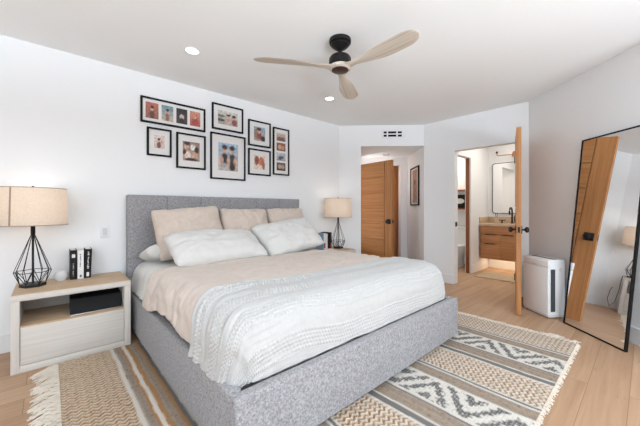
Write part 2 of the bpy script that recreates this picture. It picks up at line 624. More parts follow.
# ------------------------------------------------------------------ doors
def door(name, label, hinge, end_dir, width, knob_kind):
    rz = math.atan2(end_dir[1], end_dir[0])
    root = thing(name, label, 'door', (hinge[0], hinge[1], 0), rz)
    root['kind'] = 'structure'
    hgt, z0, st, gap = 2.02, 0.012, 0.17, 0.011
    m = MB().use(M['doorh'])
    m.box(0.002, width - 0.002, -0.0080, 0.0080, z0 + 0.002, z0 + hgt - 0.002)
    n = 7
    for k in range(n):
        za = z0 + hgt * k / n + (gap / 2 if k else 0)
        zb = z0 + hgt * (k + 1) / n - (gap / 2 if k < n - 1 else 0)
        m.box(0, width - st - gap, -0.0225, 0.0225, za, zb, 0.0012, 1)
    m.use(M['doorv'])
    m.box(width - st, width, -0.0225, 0.0225, z0, z0 + hgt, 0.0015, 1)
    m.build('leaf', None, root)
    kz, kx = 0.925, width - 0.07
    for sg in (-1, 1):
        r = MB().box(kx - 0.043, kx + 0.043, sg * 0.0225, sg * 0.0305, kz - 0.043, kz + 0.043, 0.002) if sg > 0 else \
            MB().box(kx - 0.043, kx + 0.043, -0.0305, -0.0225, kz - 0.043, kz + 0.043, 0.002)
        ro = r.build('rose', M['mblack'], root)
        tag(ro, 'square black rose')
        mt = Matrix.Translation((kx, sg * 0.0305, kz)) @ Matrix.Rotation(-sg * PI / 2, 4, 'X')
        MB().lathe([(0.0, 0), (0.011, 0.0), (0.010, 0.022), (0.022, 0.030), (0.031, 0.040), (0.031, 0.052), (0.022, 0.062), (0, 0.064)], seg=20, mat=mt).build('knob', M['mblack'], ro)
    MB().box(width - 0.0005, width + 0.0015, -0.012, 0.012, kz - 0.03, kz + 0.03, 0.0005, 1).build('latch_plate', M['mblack'], root)
    for z in (0.25, 1.02, 1.80):
        MB().tube([(-0.004, -0.026, z - 0.045), (-0.004, -0.026, z + 0.045)], 0.006, 10).build('hinge', M['mblack'], root)
    return root


BD = Vector((3.735 - 4.568, 0.930 - 1.158)).normalized()
door('door_1', 'open oak door with black knobs standing out from the bathroom doorway', (4.568, 1.158), BD, 0.865, 'knob')
h0, h1 = Vector(hp(0.03, 1.085)), Vector(hp(0.62, 0.36))
door('door_2', 'oak door with horizontal grooves standing ajar in the hall', h0, (h1 - h0), 0.90, 'knob')

# ------------------------------------------------------------------ bed
BX0, BX1, BYF, BYH = 0.56, 2.66, 1.12, 3.36
bed = thing('bed_frame', 'grey fabric upholstered bed frame with tall headboard standing on the rug', 'bed', (1.61, 2.2, 0))
off = Vector((-1.61, -2.2, 0))


def bp(mb, name, mat, label=None):
    o = mb.build(name, mat, bed)
    o.location = off
    if label:
        o['label'] = label
    return o


m = MB()
npan = 6
for k in range(npan):
    xa, xb = BX0 + (BX1 - BX0) * k / npan, BX0 + (BX1 - BX0) * (k + 1) / npan
    m.box(xa, xb, BYH, 3.455, 0.66, 1.29, 0.012, 3)
m.box(BX0, BX1, BYH, 3.455, 0.05, 0.665, 0.010, 3)
bp(m, 'headboard', M['gray'])
for x in (BX0, BX1 - 0.06):
    bp(MB().box(x, x + 0.06, BYF + 0.062, BYH, 0.05, 0.37, 0.012, 3), 'side_rail', M['gray'])
bp(MB().box(BX0, BX1, BYF, BYF + 0.062, 0.05, 0.37, 0.012, 3), 'foot_rail', M['gray'])
for x in (BX0 + 0.05, BX1 - 0.10):
    for y in (BYF + 0.04, 3.37):
        bp(MB().box(x, x + 0.06, y, y + 0.06, 0.0165, 0.052, 0.003), 'leg', M['mblack'], 'short black leg')
m = MB()
for k in range(12):
    y = 1.22 + k * 0.178
    m.box(BX0 + 0.05, BX1 - 0.05, y, y + 0.09, 0.16, 0.18, 0.003)
m.box(1.58, 1.64, BYF + 0.06, BYH, 0.10, 0.16)
bp(m, 'slat_base', M['mblack'], 'dark slats under the mattress')

mat_o = MB().box(0.655, 2.565, 1.28, 3.345, 0.182, 0.612, 0.07, 4).build('mattress', M['linen'])
tag(mat_o, 'white mattress lying in the grey bed frame under the covers', 'mattress')

XL, XR, YF, ZT, RHO = 0.62, 2.60, 1.235, 0.628, 0.12


def drape(name, mat, o, y_head, hang, nx, ny, disp, reach=None, foot_reach=1.0, thick=0.012, flare=0.06):
    """cloth laid over the rounded mattress: flat on top, over the edge and straight down"""
    R = RHO + o
    fx0, fx1, fy = XL + RHO, XR - RHO, YF + RHO
    full = R * PI / 2 + hang
    xa, xb = fx0 - full, fx1 + full
    mb = MB()

    def fn(u, v):
        xc = xa + (xb - xa) * u
        yh = y_head(xc) if callable(y_head) else y_head
        y0 = fy - full * foot_reach
        yc = yh + (y0 - yh) * v if foot_reach > 0 else yh + (fy_end - yh) * v
        sx = -1 if xc < fx0 else 1
        dx = max(0, fx0 - xc, xc - fx1)
        dy = max(0, fy - yc)
        if reach:
            dx *= reach(sx, yc)
        p = 5
        r = (dx ** p + dy ** p) ** (1 / p)
        h = math.hypot(dx, dy)
        d = Vector((sx * dx / h, -dy / h, 0)) if h > 1e-9 else Vector((0, 0, 0))
        ang = min(r / R, PI / 2)
        ex = max(0, r - R * PI / 2)
        base = Vector((min(max(xc, fx0), fx1), max(yc, fy), ZT + o))
        pos = base + d * (R * math.sin(ang) + (flare(yc) if callable(flare) else flare) * ex) - Vector((0, 0, R * (1 - math.cos(ang)) + ex))
        n = d * math.sin(ang) + Vector((0, 0, math.cos(ang)))
        return pos + n * disp(xc, yc, ex, ang)

    fy_end = 2.60
    mb.grid(fn, nx, ny)
    ob = mb.build(name, mat, sharp=0)
    md = ob.modifiers.new('thickness', 'SOLIDIFY')
    md.thickness = thick
    md.offset = -1
    # make the outside face outwards
    me = ob.data
    if me.polygons[len(me.polygons) // 2].normal.z < 0:
        me.flip_normals()
    return ob


def sheet_disp(x, y, ex, ang):
    return 0.006 * fbm(x * 6, y * 9, 1.3) + 0.010 * math.sin(ang) * fbm(x * 3, y * 12, 4.1)


sheet = drape('flat_sheet', M['linen'], 0.012, 3.345, 0.13, 150, 60, sheet_disp,
              lambda s, y: 0.97 + 0.05 * fbm(y * 4, s * 3.0, 0.5), 0.0, 0.004, 0.30)
tag(sheet, 'white cotton sheet showing at the head of the bed beside the pillows', 'sheet')


def duvet_disp(x, y, ex, ang):
    k = sstep(1.45, 1.80, y)
    side = math.sin(ang)
    w = 0.010 * fbm(x * 2.2, y * 2.6, 3.0)
    # long soft creases running slantwise over the top and down the side
    w += 0.012 * (1 - abs(fbm(x * 3.0 + y * 1.4, y * 7.5 - x * 2.0, 9.0)) * 2.0) * (0.7 + 0.3 * side)
    w += 0.004 * fbm(x * 9, y * 14, 2.0)
    w += 0.012 * side * fbm(x * 2, y * 6.0, 6.0)
    puff = 0.018 * math.exp(-((y - 2.62) / 0.07) ** 2)
    return (w + puff) * k - 0.004 * (1 - k)


def duvet_reach(s, y):
    if s > 0:
        return 0.95 + 0.06 * fbm(y * 3, 5.0)
    up = 0.15 * math.exp(-((y - 2.12) / 0.32) ** 2)
    return 0.965 - up + 0.05 * fbm(y * 5.0, 2.0)


duvet = drape('duvet', M['duvet'], 0.034, lambda x: 2.70 - 0.12 * sstep(0.5, 0.95, x) + 0.02 * fbm(x * 4, 1.0), 0.135, 330, 220, duvet_disp,
              duvet_reach, 0.80, 0.022, lambda y: 0.22 * sstep(1.62, 1.95, y))
tag(duvet, 'blush beige linen duvet spread over the bed', 'duvet')


def cov_edge(x):
    return 1.665 + 0.05 * math.exp(-((x - 0.92) / 0.2) ** 2) + 0.02 * fbm(x * 2.5, 7.0) - 0.05 * sstep(0.66, 0.45, x)


def cov_disp(x, y, ex, ang):
    e = cov_edge(x) - y            # distance from the turned edge
    left = sstep(1.25, 0.6, x)
    w = 0.008 * fbm(x * 2.0, y * 3.0, 8.0)
    # gathered folds along the turned edge, deeper on the left side
    fold = math.exp(-max(e, 0) / 0.10)
    w += (0.006 + 0.016 * left) * fold * (0.5 + 0.5 * math.cos(2 * PI * (e + 0.03 * fbm(x * 3, 2.0)) / 0.075))
    w += 0.009 * left * (0.5 - abs(fbm(e * 11.0, x * 1.5 + y * 0.5, 5.0)) * 2)
    w += 0.009 * math.sin(ang) * fbm(x * 7, y * 7, 3.3) * (1 if y > 1.36 else 0.6)
    # knitted pattern: rows of raised bobbles between bands of fine waffle
    band = (e - 0.02) % 0.19
    if band < 0.1025:
        row = band / 0.0205
        a = abs(math.sin(PI * row)) * abs(math.sin(PI * (x / 0.0215 + 0.5 * (int(row) % 2))))
        w += 0.0075 * a ** 0.8
    else:
        w += 0.0022 * abs(math.sin(PI * e / 0.012)) * abs(math.sin(PI * x / 0.012))
    return w


def cov_reach(s, y):
    return 0.985 + 0.05 * fbm(y * 4.0, s * 2.0, 3.0)


cover = drape('coverlet', M['coverlet'], 0.052, cov_edge, 0.145, 660, 200, cov_disp, cov_reach, 0.97, 0.010, 0.03)
tag(cover, 'white bobble-textured coverlet laid across the foot of the bed', 'coverlet')


def pillow(name, mat, label, w, h, t, loc, rot, seed, group=None, flange=0.0, crease=1.0):
    mb = MB()
    n = 36
    verts = {}

    def pt(i, j, sgn):
        u, v = -1 + 2 * i / n, -1 + 2 * j / n
        rc = 1 - 0.05 * (abs(u * v)) ** 5
        px = w / 2 * u * rc * (1 - 0.030 * (1 - v * v) * abs(u))
        pz = h / 2 * v * rc * (1 - 0.045 * (1 - u * u) * abs(v))
        prof = max(0.0, (1 - abs(u) ** 3.2)) ** 0.5 * max(0.0, (1 - abs(v) ** 2.8)) ** 0.5
        th = t / 2 * prof
        rim = max(abs(u), abs(v)) ** 2
        a = math.atan2(v * h, u * w)
        wr = (0.014 * fbm(u * 1.8 + seed, v * 1.8, sgn) + 0.009 * (0.5 - abs(fbm(u * 3.2 + seed + v, v * 2.0 - u, sgn * 2.0)) * 2)
              + 0.012 * rim * fbm(a * 5.0, seed, sgn * 1.5)) * crease
        edge = min(1, 4 * prof)
        return Vector((px, sgn * th + sgn * wr * edge + 0.006 * fbm(u * 2, v * 2, seed), pz + 0.008 * fbm(u * 3 + seed, v * 3, 1.0)))

    fs = []
    for sgn in (-1, 1):
        for i in range(n + 1):
            for j in range(n + 1):
                b = i in (0, n) or j in (0, n)
                key = (i, j, 0 if b else sgn)
                if key not in verts:
                    verts[key] = mb.bm.verts.new(pt(i, j, sgn))
        for i in range(n):
            for j in range(n):
                q = []
                for (a, c) in ((i, j), (i + 1, j), (i + 1, j + 1), (i, j + 1)):
                    b = a in (0, n) or c in (0, n)
                    q.append(verts[(a, c, 0 if b else sgn)])
                if sgn > 0:
                    q = q[::-1]
                fs.append(mb.bm.faces.new(q))
    mb._faces(fs)
    o = mb.build(name, mat, None, loc, rot, sharp=0)
    return tag(o, label, 'pillow', group)


R_ = math.radians
g1, g2 = 'beige shams against the headboard', 'white pillows in front of the shams'
pillow('pillow', M['linen'], 'white pillow lying behind the beige sham nearest the left nightstand', 0.66, 0.33, 0.17, (0.965, 3.19, 0.738), (R_(76), R_(-3), R_(2)), 3.0)
pillow('pillow_sham', M['sham'], 'beige sham leaning on the headboard, nearest the left nightstand', 0.68, 0.52, 0.17, (1.065, 3.105, 0.925), (R_(-20), R_(-4.5), R_(2)), 11.0, g1)
pillow('pillow_sham', M['sham'], 'beige sham leaning on the headboard, middle of the three', 0.61, 0.52, 0.17, (1.705, 3.135, 0.915), (R_(-19), R_(0), 0), 23.0, g1)
pillow('pillow_sham', M['sham'], 'beige sham leaning on the headboard, nearest the right nightstand', 0.57, 0.52, 0.17, (2.302, 3.14, 0.92), (R_(-19), R_(-1), R_(-2)), 37.0, g1)
pillow('pillow', M['linen'], 'plump white pillow in front of the left and middle shams', 0.93, 0.46, 0.23, (1.21, 2.77, 0.79), (R_(-60), R_(1), R_(3)), 51.0, g2)
pillow('pillow', M['linen'], 'plump white pillow in front of the right sham, its outer end raised', 0.81, 0.50, 0.21, (2.075, 2.815, 0.835), (R_(-51), R_(-7), R_(2)), 68.0, g2)


# ------------------------------------------------------------------ rug
def tri(t):
    t = t % 1
    return 2 * t if t < 0.5 else 2 - 2 * t


CREAM, TAN, BROWN, GREY, TAUPE, CHAR, OCHRE, WHITE = [rgb(*c)[:3] for c in (
    (216, 200, 178), (178, 136, 94), (112, 78, 52), (128, 123, 118), (158, 142, 127), (92, 90, 90), (182, 140, 96), (222, 215, 204))]


def mixc(a, b, t):
    return tuple(a[i] * (1 - t) + b[i] * t for i in range(3))


RX0, RX1, RY0, RY1 = 0.045, 3.315, 0.395, 2.935
BANDS = []
for off_ in (0.0, 0.935, 1.87, 2.70):
    b = 3.315 - off_
    BANDS += [(b - 0.30, b, 'basket'), (b - 0.315, b - 0.30, 'white'), (b - 0.335, b - 0.315, 'grey'), (b - 0.35, b - 0.335, 'white'),
              (b - 0.45, b - 0.35, 'taupe'), (b - 0.475, b - 0.45, 'white'), (b - 0.705, b - 0.475, 'chevron'), (b - 0.73, b - 0.705, 'white'),
              (b - 0.745, b - 0.73, 'grey'), (b - 0.86, b - 0.745, 'taupe'), (b - 0.875, b - 0.86, 'white'), (b - 0.92, b - 0.875, 'grey'), (b - 0.936, b - 0.92, 'white')]
BANDS = [q for q in BANDS if q[0] > 0.60]
lo = min(q[0] for q in BANDS)
BANDS += [(0.0, 0.365, 'basket'), (0.365, 0.39, 'white'), (0.39, 0.43, 'taupe'), (0.43, 0.445, 'ochre'), (0.445, 0.468, 'white'), (0.468, 0.495, 'ochre'),
          (0.495, 0.535, 'taupe'), (0.535, 0.555, 'ochre'), (0.555, 0.578, 'grey'), (0.578, 0.60, 'white'), (0.60, lo, 'taupe')]


def rug_at(x, y):
    wob = 0.009 * fbm(y * 2.4, x * 1.5, 3.0)
    xx = x + wob
    kind, q = 'white', None
    for q in BANDS:
        if q[0] <= xx < q[1]:
            kind = q[2]
            break
    sp = noise.noise(Vector((x * 90, y * 90, 0))) * 0.5
    if kind == 'basket':
        t = y / 0.032 + 0.70 * tri(x / 0.046) + 0.22 * sp
        c = tri(t)
        if c > 0.50:
            return mixc(mixc(CREAM, WHITE, 0.7 * sstep(0.8, 1.6, x)), TAN, 0.10 + 0.35 * max(0, sp)), 0.011 + 0.0055 * c
        hole = noise.noise(Vector((x * 45, y * 40, 5)))
        return mixc(mixc(TAN, TAUPE, 0.45 * sstep(0.8, 1.6, x)), BROWN, min(1, max(0, 0.55 - 0.35 * sstep(0.8, 1.6, x) + 0.75 * hole))), 0.006
    if kind == 'chevron':
        u = (xx - q[0]) / (q[1] - q[0])
        fz = noise.noise(Vector((x * 45, y * 45, 3)))
        t = u * 1.5 + 2.2 * tri(y / 0.46) + 0.36 * fz
        dk = 0.5 + 0.5 * math.sin(2 * PI * t)
        loop = tri(y / 0.019 + 0.8 * sp) * tri(x / 0.021 + 0.8 * noise.noise(Vector((x * 20, y * 60, 1))))
        d = min(1, max(0, sstep(0.35, 0.80, dk) * 0.85 + 0.85 * (0.28 - loop)))
        return mixc(WHITE, CHAR, d), 0.010 + 0.0065 * loop
    rib = tri(x / 0.011)
    if kind == 'white':
        return mixc(WHITE, TAUPE, 0.12 + 0.3 * abs(sp)), 0.011 + 0.004 * tri(y / 0.016)
    if kind == 'grey':
        return mixc(GREY, CHAR, 0.15 + 0.8 * abs(sp)), 0.010 + 0.003 * tri(y / 0.014)
    if kind == 'ochre':
        return mixc(OCHRE, BROWN, 0.15 + 0.8 * abs(sp)), 0.010 + 0.003 * tri(y / 0.014)
    f = noise.noise(Vector((x * 70, y * 45, 2)))
    c = mixc(TAUPE, BROWN if f > 0 else GREY, min(1, abs(f) * 1.0))
    st = tri((xx - q[0]) / 0.034)
    c = mixc(c, OCHRE if (int((xx - q[0]) / 0.034) % 2) else GREY, 0.55 * sstep(0.70, 0.95, st))
    c = mixc(c, CREAM, 0.5 * max(0, sp) + 0.25 * sstep(0.80, 1.0, tri((xx - q[0]) / 0.05 + 0.3)))
    return c, 0.0095 + 0.0025 * rib


def make_rug():
    root = thing('area_rug', 'woven striped rug with cream fringes under the bed', 'rug', (1.68, 1.665, 0))
    d = 0.0072
    nx, ny = int((RX1 - RX0) / d), int((RY1 - RY0) / d)
    verts, cols = [], []
    for i in range(nx + 1):
        for j in range(ny + 1):
            x, y = RX0 + (RX1 - RX0) * i / nx, RY0 + (RY1 - RY0) * j / ny
            c, z = rug_at(x - 0.0026, y)
            c2, z2 = rug_at(x + 0.0026, y)
            c, z = mixc(c, c2, 0.5), (z + z2) / 2
            ex = 0.010 * fbm(x * 5, 0.0, 8.0) if j == 0 else 0
            if i in (0, nx) or j in (0, ny):
                z = 0.001
            verts.append((x - 1.68, y - 1.665 + ex, min(z, 0.0165)))
            cols += [c[0], c[1], c[2], 1.0]
    faces = []
    for i in range(nx):
        for j in range(ny):
            a = i * (ny + 1) + j
            faces.append((a, a + ny + 1, a + ny + 2, a + 1))
    me = bpy.data.meshes.new('weave')
    me.from_pydata(verts, [], faces)
    at = me.color_attributes.new('tint', 'FLOAT_COLOR', 'POINT')
    at.data.foreach_set('color', cols)
    me.materials.append(M['rug'])
    me.polygons.foreach_set('use_smooth', [True] * len(me.polygons))
    o = bpy.data.objects.new('weave', me)
    COL.objects.link(o)
    o.parent = root
    # fringes
    for side in (-1, 1):
        mb = MB()
        nk = 620 if side < 0 else 640
        for k in range(nk):
            y = RY0 + 0.01 + (RY1 - RY0 - 0.03) * (k + rnd.random()) / nk
            if side < 0 and y < 1.3:
                continue
            clump = noise.noise(Vector((y * 9, side * 4.0, 0)))
            L = (0.125 + 0.03 * clump if side < 0 else 0.065 + 0.09 * max(0, clump)) * rnd.uniform(0.7, 1.12)
            x = (RX0 + 0.006) if side < 0 else (RX1 - 0.006)
            dy = 0.05 * noise.noise(Vector((y * 14, 3.0, side))) - (0.035 if side < 0 else 0.0) + rnd.uniform(-0.015, 0.015)
            if side > 0:
                dy = 0.09 * noise.noise(Vector((y * 11, 8.0, 2))) + rnd.uniform(-0.03, 0.03)
            ns = 6
            pts = []
            ph, am = rnd.uniform(0, 6.28), rnd.uniform(0.003, 0.009)
            for s in range(ns + 1):
                t = s / ns
                z = 0.010 + 0.010 * math.sin(PI * min(1, t * 1.1)) * rnd.uniform(0.4, 1.4) - 0.006 * t
                pts.append((x + side * L * t - 1.68, min(y + dy * t + am * math.sin(ph + 7 * t), RY1 - 0.004) - 1.665, max(0.003, z)))
            mb.tube(pts, 0.0028, 4)
        f = mb.build('fringe', M['fringe'], root)
        tag(f, 'long tangled cream fringe' if side < 0 else 'short curled cream fringe', kind='stuff')
    # short yarn ends along the edge facing the camera
    mb = MB()
    for k in range(420):
        x = RX0 + 0.02 + (RX1 - RX0 - 0.04) * (k + rnd.random()) / 420
        L = rnd.uniform(0.008, 0.024)
        dx = rnd.uniform(-0.012, 0.012)
        mb.tube([(x - 1.68, RY0 + 0.008 - 1.665, 0.010), (x + dx * 0.5 - 1.68, RY0 - L * 0.5 - 1.665, 0.011), (x + dx - 1.68, RY0 - L - 1.665, 0.004)], 0.003, 4)
    f = mb.build('selvedge', M['fringe'], root)
    tag(f, 'short cream yarn ends along the near edge', kind='stuff')


make_rug()

# ------------------------------------------------------------------ nightstands
NW, ND, NH = 0.71, 0.495, 0.5475


def nightstand():
    r = thing('nightstand', 'whitewashed wood nightstand with open shelf and drawer, left of the bed', 'nightstand', (0.159, 3.1985, 0), 0,
              'nightstands either side of the bed')
    w, d, t = NW / 2, ND / 2, 0.045
    m = MB().use(M['washz'])
    for s in (-1, 1):
        xa, xb = (-w, -w + t) if s < 0 else (w - t, w)
        m.box(xa, xb, -d, d - 0.002, 0, NH - t, 0.002)
    m.use(M['wash'])
    m.box(-w + t, w - t, -d, d - 0.002, 0.0, 0.048, 0.002)
    m.build('frame', None, r)
    m = MB().use(M['wash'])
    m.box(-w, w, -d, d - 0.002, NH - t, NH - 0.003, 0.002)
    m.use(M['oak'])
    m.box(-w + 0.003, w - 0.003, -d + 0.003, d - 0.003, NH - 0.004, NH, 0.001, 1)
    m.build('top', None, r)
    MB().box(-w + t, w - t, -d + 0.01, d - 0.02, 0.302, 0.322, 0.002).build('shelf', M['oak'], r)
    MB().box(-w + t, w - t, d - 0.02, d - 0.004, 0.05, NH - t).build('back_panel', M['wash'], r)
    MB().box(-w + t + 0.003, w - t - 0.003, -d + 0.005, -d + 0.027, 0.052, 0.312, 0.002).build('drawer', M['wash'], r)
    return r


stand = nightstand()
stand2 = copy_tree(stand)
stand2.location.x = 3.055
stand2['label'] = 'whitewashed wood nightstand right of the bed, mostly hidden behind it'


# ------------------------------------------------------------------ table lamps
def lamp():
    r = thing('table_lamp', 'lit wire-cage table lamp with drum shade, left of the bed', 'lamp', (-0.092, 3.235, NH), 0, 'wire table lamps')
    n = 6
    br, rr, rz, ap = 0.078, 0.108, 0.115, 0.41
    ring = lambda rad, z, o: [(rad * math.cos(2 * PI * (k + o) / n), rad * math.sin(2 * PI * (k + o) / n), z) for k in range(n)]
    m = MB()
    m.prism([p[:2] for p in ring(br, 0, 0)], 0.0, 0.022)
    m.build('base', M['black'], r)
    c = MB()
    lo_, mid = ring(br - 0.004, 0.022, 0), ring(rr, rz, 0.0)
    md2 = ring(rr * 0.99, rz + 0.004, 0.5)
    for k in range(n):
        k2 = (k + 1) % n
        c.tube([mid[k], (0.008 * math.cos(2 * PI * k / n), 0.008 * math.sin(2 * PI * k / n), ap)], 0.0026, 6)
        c.tube([md2[k], (0.008 * math.cos(2 * PI * (k + .5) / n), 0.008 * math.sin(2 * PI * (k + .5) / n), ap)], 0.0022, 6)
        c.tube([mid[k], md2[k]], 0.0026, 6)
        c.tube([md2[k], mid[k2]], 0.0026, 6)
        c.tube([lo_[k], mid[k]], 0.0026, 6)
        c.tube([lo_[k], md2[k]], 0.0026, 6)
        c.tube([lo_[k2], md2[k]], 0.0026, 6)
    c.build('cage', M['black'], r)
    MB().tube([(0, 0, 0.02), (0, 0, 0.42)], 0.007, 12).build('pole', M['black'], r)
    MB().lathe([(0, 0.40), (0.012, 0.40), (0.014, 0.41), (0.014, 0.49), (0.017, 0.495), (0.017, 0.53), (0, 0.53)], seg=20).build('socket', M['black'], r)
    MB().lathe([(0.0, 0.53), (0.012, 0.53), (0.016, 0.55), (0.028, 0.585), (0.026, 0.61), (0.014, 0.63), (0, 0.634)], seg=20).build('bulb', M['bulb'], r)
    z0, z1, ra, rb = 0.478, 0.762, 0.212, 0.203
    sh = MB().lathe([(ra, z0), (rb, z1), (rb - 0.002, z1), (ra - 0.002, z0), (ra, z0)], seg=64).build('shade', M['shade'], r)
    for zz, q in ((z0, ra), (z1, rb)):
        e = MB()
        e.lathe([(q + 0.0012, zz - 0.002), (q + 0.0012, zz + 0.003), (q - 0.003, zz + 0.003), (q - 0.003, zz - 0.002), (q + 0.0012, zz - 0.002)], seg=64)
        e.build('edge_tape', M['seam'], sh)
    a0 = math.atan2(-0.74, -0.60) + 0.10
    s = MB()
    for da in (0,):
        p = [((rad + 0.0012) * math.cos(a0 + q), (rad + 0.0012) * math.sin(a0 + q), zz) for rad, zz, q in ((ra, z0, -0.03), (ra, z0, 0.03), (rb, z1, 0.03), (rb, z1, -0.03))]
        vs = [s.bm.verts.new(v) for v in p]
        s._faces([s.bm.faces.new(vs)])
    s.build('seam', M['seam'], sh)
    hr = MB()
    for k in range(3):
        hr.tube([(0, 0, z1 - 0.012), ((rb - 0.002) * math.cos(2 * PI * k / 3), (rb - 0.002) * math.sin(2 * PI * k / 3), z1 - 0.004)], 0.0018, 6)
    for sg in (-1, 1):
        hr.tube([(sg * 0.014, 0, 0.50), (sg * 0.045, 0, 0.56), (sg * 0.045, 0, 0.67), (sg * 0.02, 0, 0.735), (0, 0, 0.75)], 0.0018, 6)
    hr.build('harp', M['black'], r)
    MB().lathe([(0, 0.748), (0.005, 0.75), (0.006, 0.765), (0.010, 0.772), (0.006, 0.782), (0, 0.784)], seg=14).build('finial', M['bronze'], r)
    return r


lampL = lamp()
lampR = copy_tree(lampL)
lampR.location = (3.305, 3.215, NH)
for ch in lampR.children:
    for g in ch.children:
        if g.name.startswith('seam'):
            g.rotation_euler.z = 2.6
lampR['label'] = 'lit wire-cage table lamp with drum shade, right of the bed by the blue book'
MB().tube([(0.075, 0.02, 0.012), (0.12, 0.06, 0.004), (0.125, 0.06, -0.06), (0.128, 0.03, -0.22), (0.15, 0.00, -0.42), (0.20, 0.03, -0.5), (0.235, 0.08, -0.40), (0.22, 0.16, -0.25), (0.20, 0.235, -0.21)],
          0.0035, 8).build('cord', M['mblack'], lampR)
for L in (lampL, lampR):
    p = bpy.data.lights.new('bulb_light', 'POINT')
    p.energy, p.color, p.shadow_soft_size = 1.3, (1.0, 0.92, 0.83), 0.04
    po = bpy.data.objects.new('bulb_light', p)
    COL.objects.link(po)
    po.location = (0, 0, 0.66)
    po.parent = L


# ------------------------------------------------------------------ things on the nightstands
def book(label, x, y, w, d, h, cover, spine_marks, tilt=0, group=None, spine_mat=None, rz=0, emblem=None):
    """stands on the nightstand, spine towards -y; x,y is the front left foot"""
    r = thing('book', label, 'book', (x, y, NH + 0.0005), rz, group)
    r.rotation_euler = (0, R_(tilt), rz)
    m = MB().use(cover)
    m.box(0, 0.003, 0, d, 0, h, 0.0008, 1)
    m.box(w - 0.003, w, 0, d, 0, h, 0.0008, 1)
    m.use(spine_mat or cover)
    m.box(0, w, -0.003, 0.001, 0, h, 0.001, 1)
    m.build('cover', None, r)
    MB().box(0.003, w - 0.003, 0.001, d - 0.005, 0.004, h - 0.004).build('pages', M['paper'], r)
    if spine_marks:
        mm = MB()
        for (xa, xb, za, zb, mt) in spine_marks:
            mm.use(mt)
            mm.box(xa * w, xb * w, -0.0036, -0.003, za * h, zb * h)
        mm.build('spine_lettering', None, r)
    if emblem:
        (xa, xb, za, zb, mt) = emblem
        MB().box(xa * w, xb * w, -0.0036, -0.003, za * h, zb * h).build('spine_emblem', mt, r)
    return r


def letters(seed, mt, xa, xb, z0, z1, k=9):
    q = random.Random(seed)
    out = []
    z = z0
    st = (z1 - z0) / k
    for i in range(k):
        if q.random() < 0.85:
            j = q.uniform(0, 0.08)
            out.append((xa + j, xb - q.uniform(0, 0.12), z + 0.15 * st, z + st * q.uniform(0.55, 0.85), mt))
        z += st
    return out


gb = 'books beside the left lamp'
book('black book with white spine lettering, nearest the round speaker', 0.134, 3.30, 0.044, 0.155, 0.25, M['blackbook'],
     letters(1, M['whitebook'], 0.38, 0.58, 0.10, 0.66, 12), 0, gb, emblem=(0.25, 0.75, 0.74, 0.86, M['whitebook']))
book('white book with dark spine lettering between two black books', 0.182, 3.295, 0.042, 0.155, 0.245, M['whitebook'],
     letters(2, M['blackbook'], 0.35, 0.60, 0.30, 0.88, 10), 0, gb, emblem=(0.35, 0.65, 0.06, 0.14, M['darkgrille']))
book('black book with large white spine lettering, nearest the headboard', 0.228, 3.30, 0.046, 0.155, 0.252, M['blackbook'],
     letters(3, M['whitebook'], 0.34, 0.64, 0.32, 0.92, 13), 2.0, gb, emblem=(0.3, 0.7, 0.06, 0.20, M['whitebook']))
gb = 'books beside the right lamp'
book('book with a light blue cover beside the right bed pillow', 2.985, 3.20, 0.036, 0.165, 0.245, M['bluebook'],
     [], 0, gb, M['whitebook'], emblem=(0.12, 0.88, 0.10, 0.42, M['redbook']))
book('black book beside the blue one near the right lamp', 3.062, 3.19, 0.042, 0.165, 0.25, M['blackbook'], [], 0, gb)
book('dark navy book nearest the right lamp base', 3.106, 3.195, 0.036, 0.165, 0.252, M['navybook'], [], 0, gb, emblem=(0.2, 0.8, 0.12, 0.36, M['redbook']))
book('slim white book between the blue and the black books', 3.024, 3.195, 0.034, 0.16, 0.235, M['whitebook'], [], 0, gb)

sp = thing('speaker', 'small round pale grey speaker between the left lamp and the books', 'speaker', (0.078, 3.335, NH))
MB().lathe([(0, 0.004), (0.034, 0.004), (0.044, 0.02), (0.047, 0.042), (0.042, 0.066), (0.030, 0.080), (0.012, 0.086), (0, 0.087)], seg=32).build('fabric_body', M['paleplastic'], sp)
MB().lathe([(0, 0), (0.032, 0), (0.033, 0.005), (0, 0.005)], seg=32).build('foot', M['white'], sp)

bx = thing('storage_box', 'long black box with a sloped front lying on the left nightstand shelf', 'box', (0.30, 3.12, 0.3225))
MB().extrude_x([(-0.115, 0.006), (0.10, 0.006), (0.10, 0.118), (-0.045, 0.118), (-0.062, 0.112), (-0.112, 0.030)], -0.175, 0.158).build('body', M['blackleather'], bx)
MB().box(-0.178, 0.161, -0.125, 0.105, 0, 0.007, 0.002).build('base_plate', M['chrome'], bx)
MB().extrude_x([(-0.118, 0.010), (-0.06, 0.114), (-0.03, 0.122), (-0.03, 0.116), (-0.055, 0.108), (-0.110, 0.008)], -0.180, -0.172).build('end_trim', M['mblack'], bx)
MB().tube([(0.03, 0.02, 0.118), (0.02, 0.01, 0.15), (0.05, 0.0, 0.165), (0.08, 0.01, 0.16), (0.075, 0.02, 0.135), (0.06, 0.03, 0.128), (0.08, 0.04, 0.15), (0.12, 0.03, 0.16), (0.15, 0.05, 0.15), (0.155, 0.08, 0.118)],
          0.003, 8).build('cable', M['mblack'], bx)


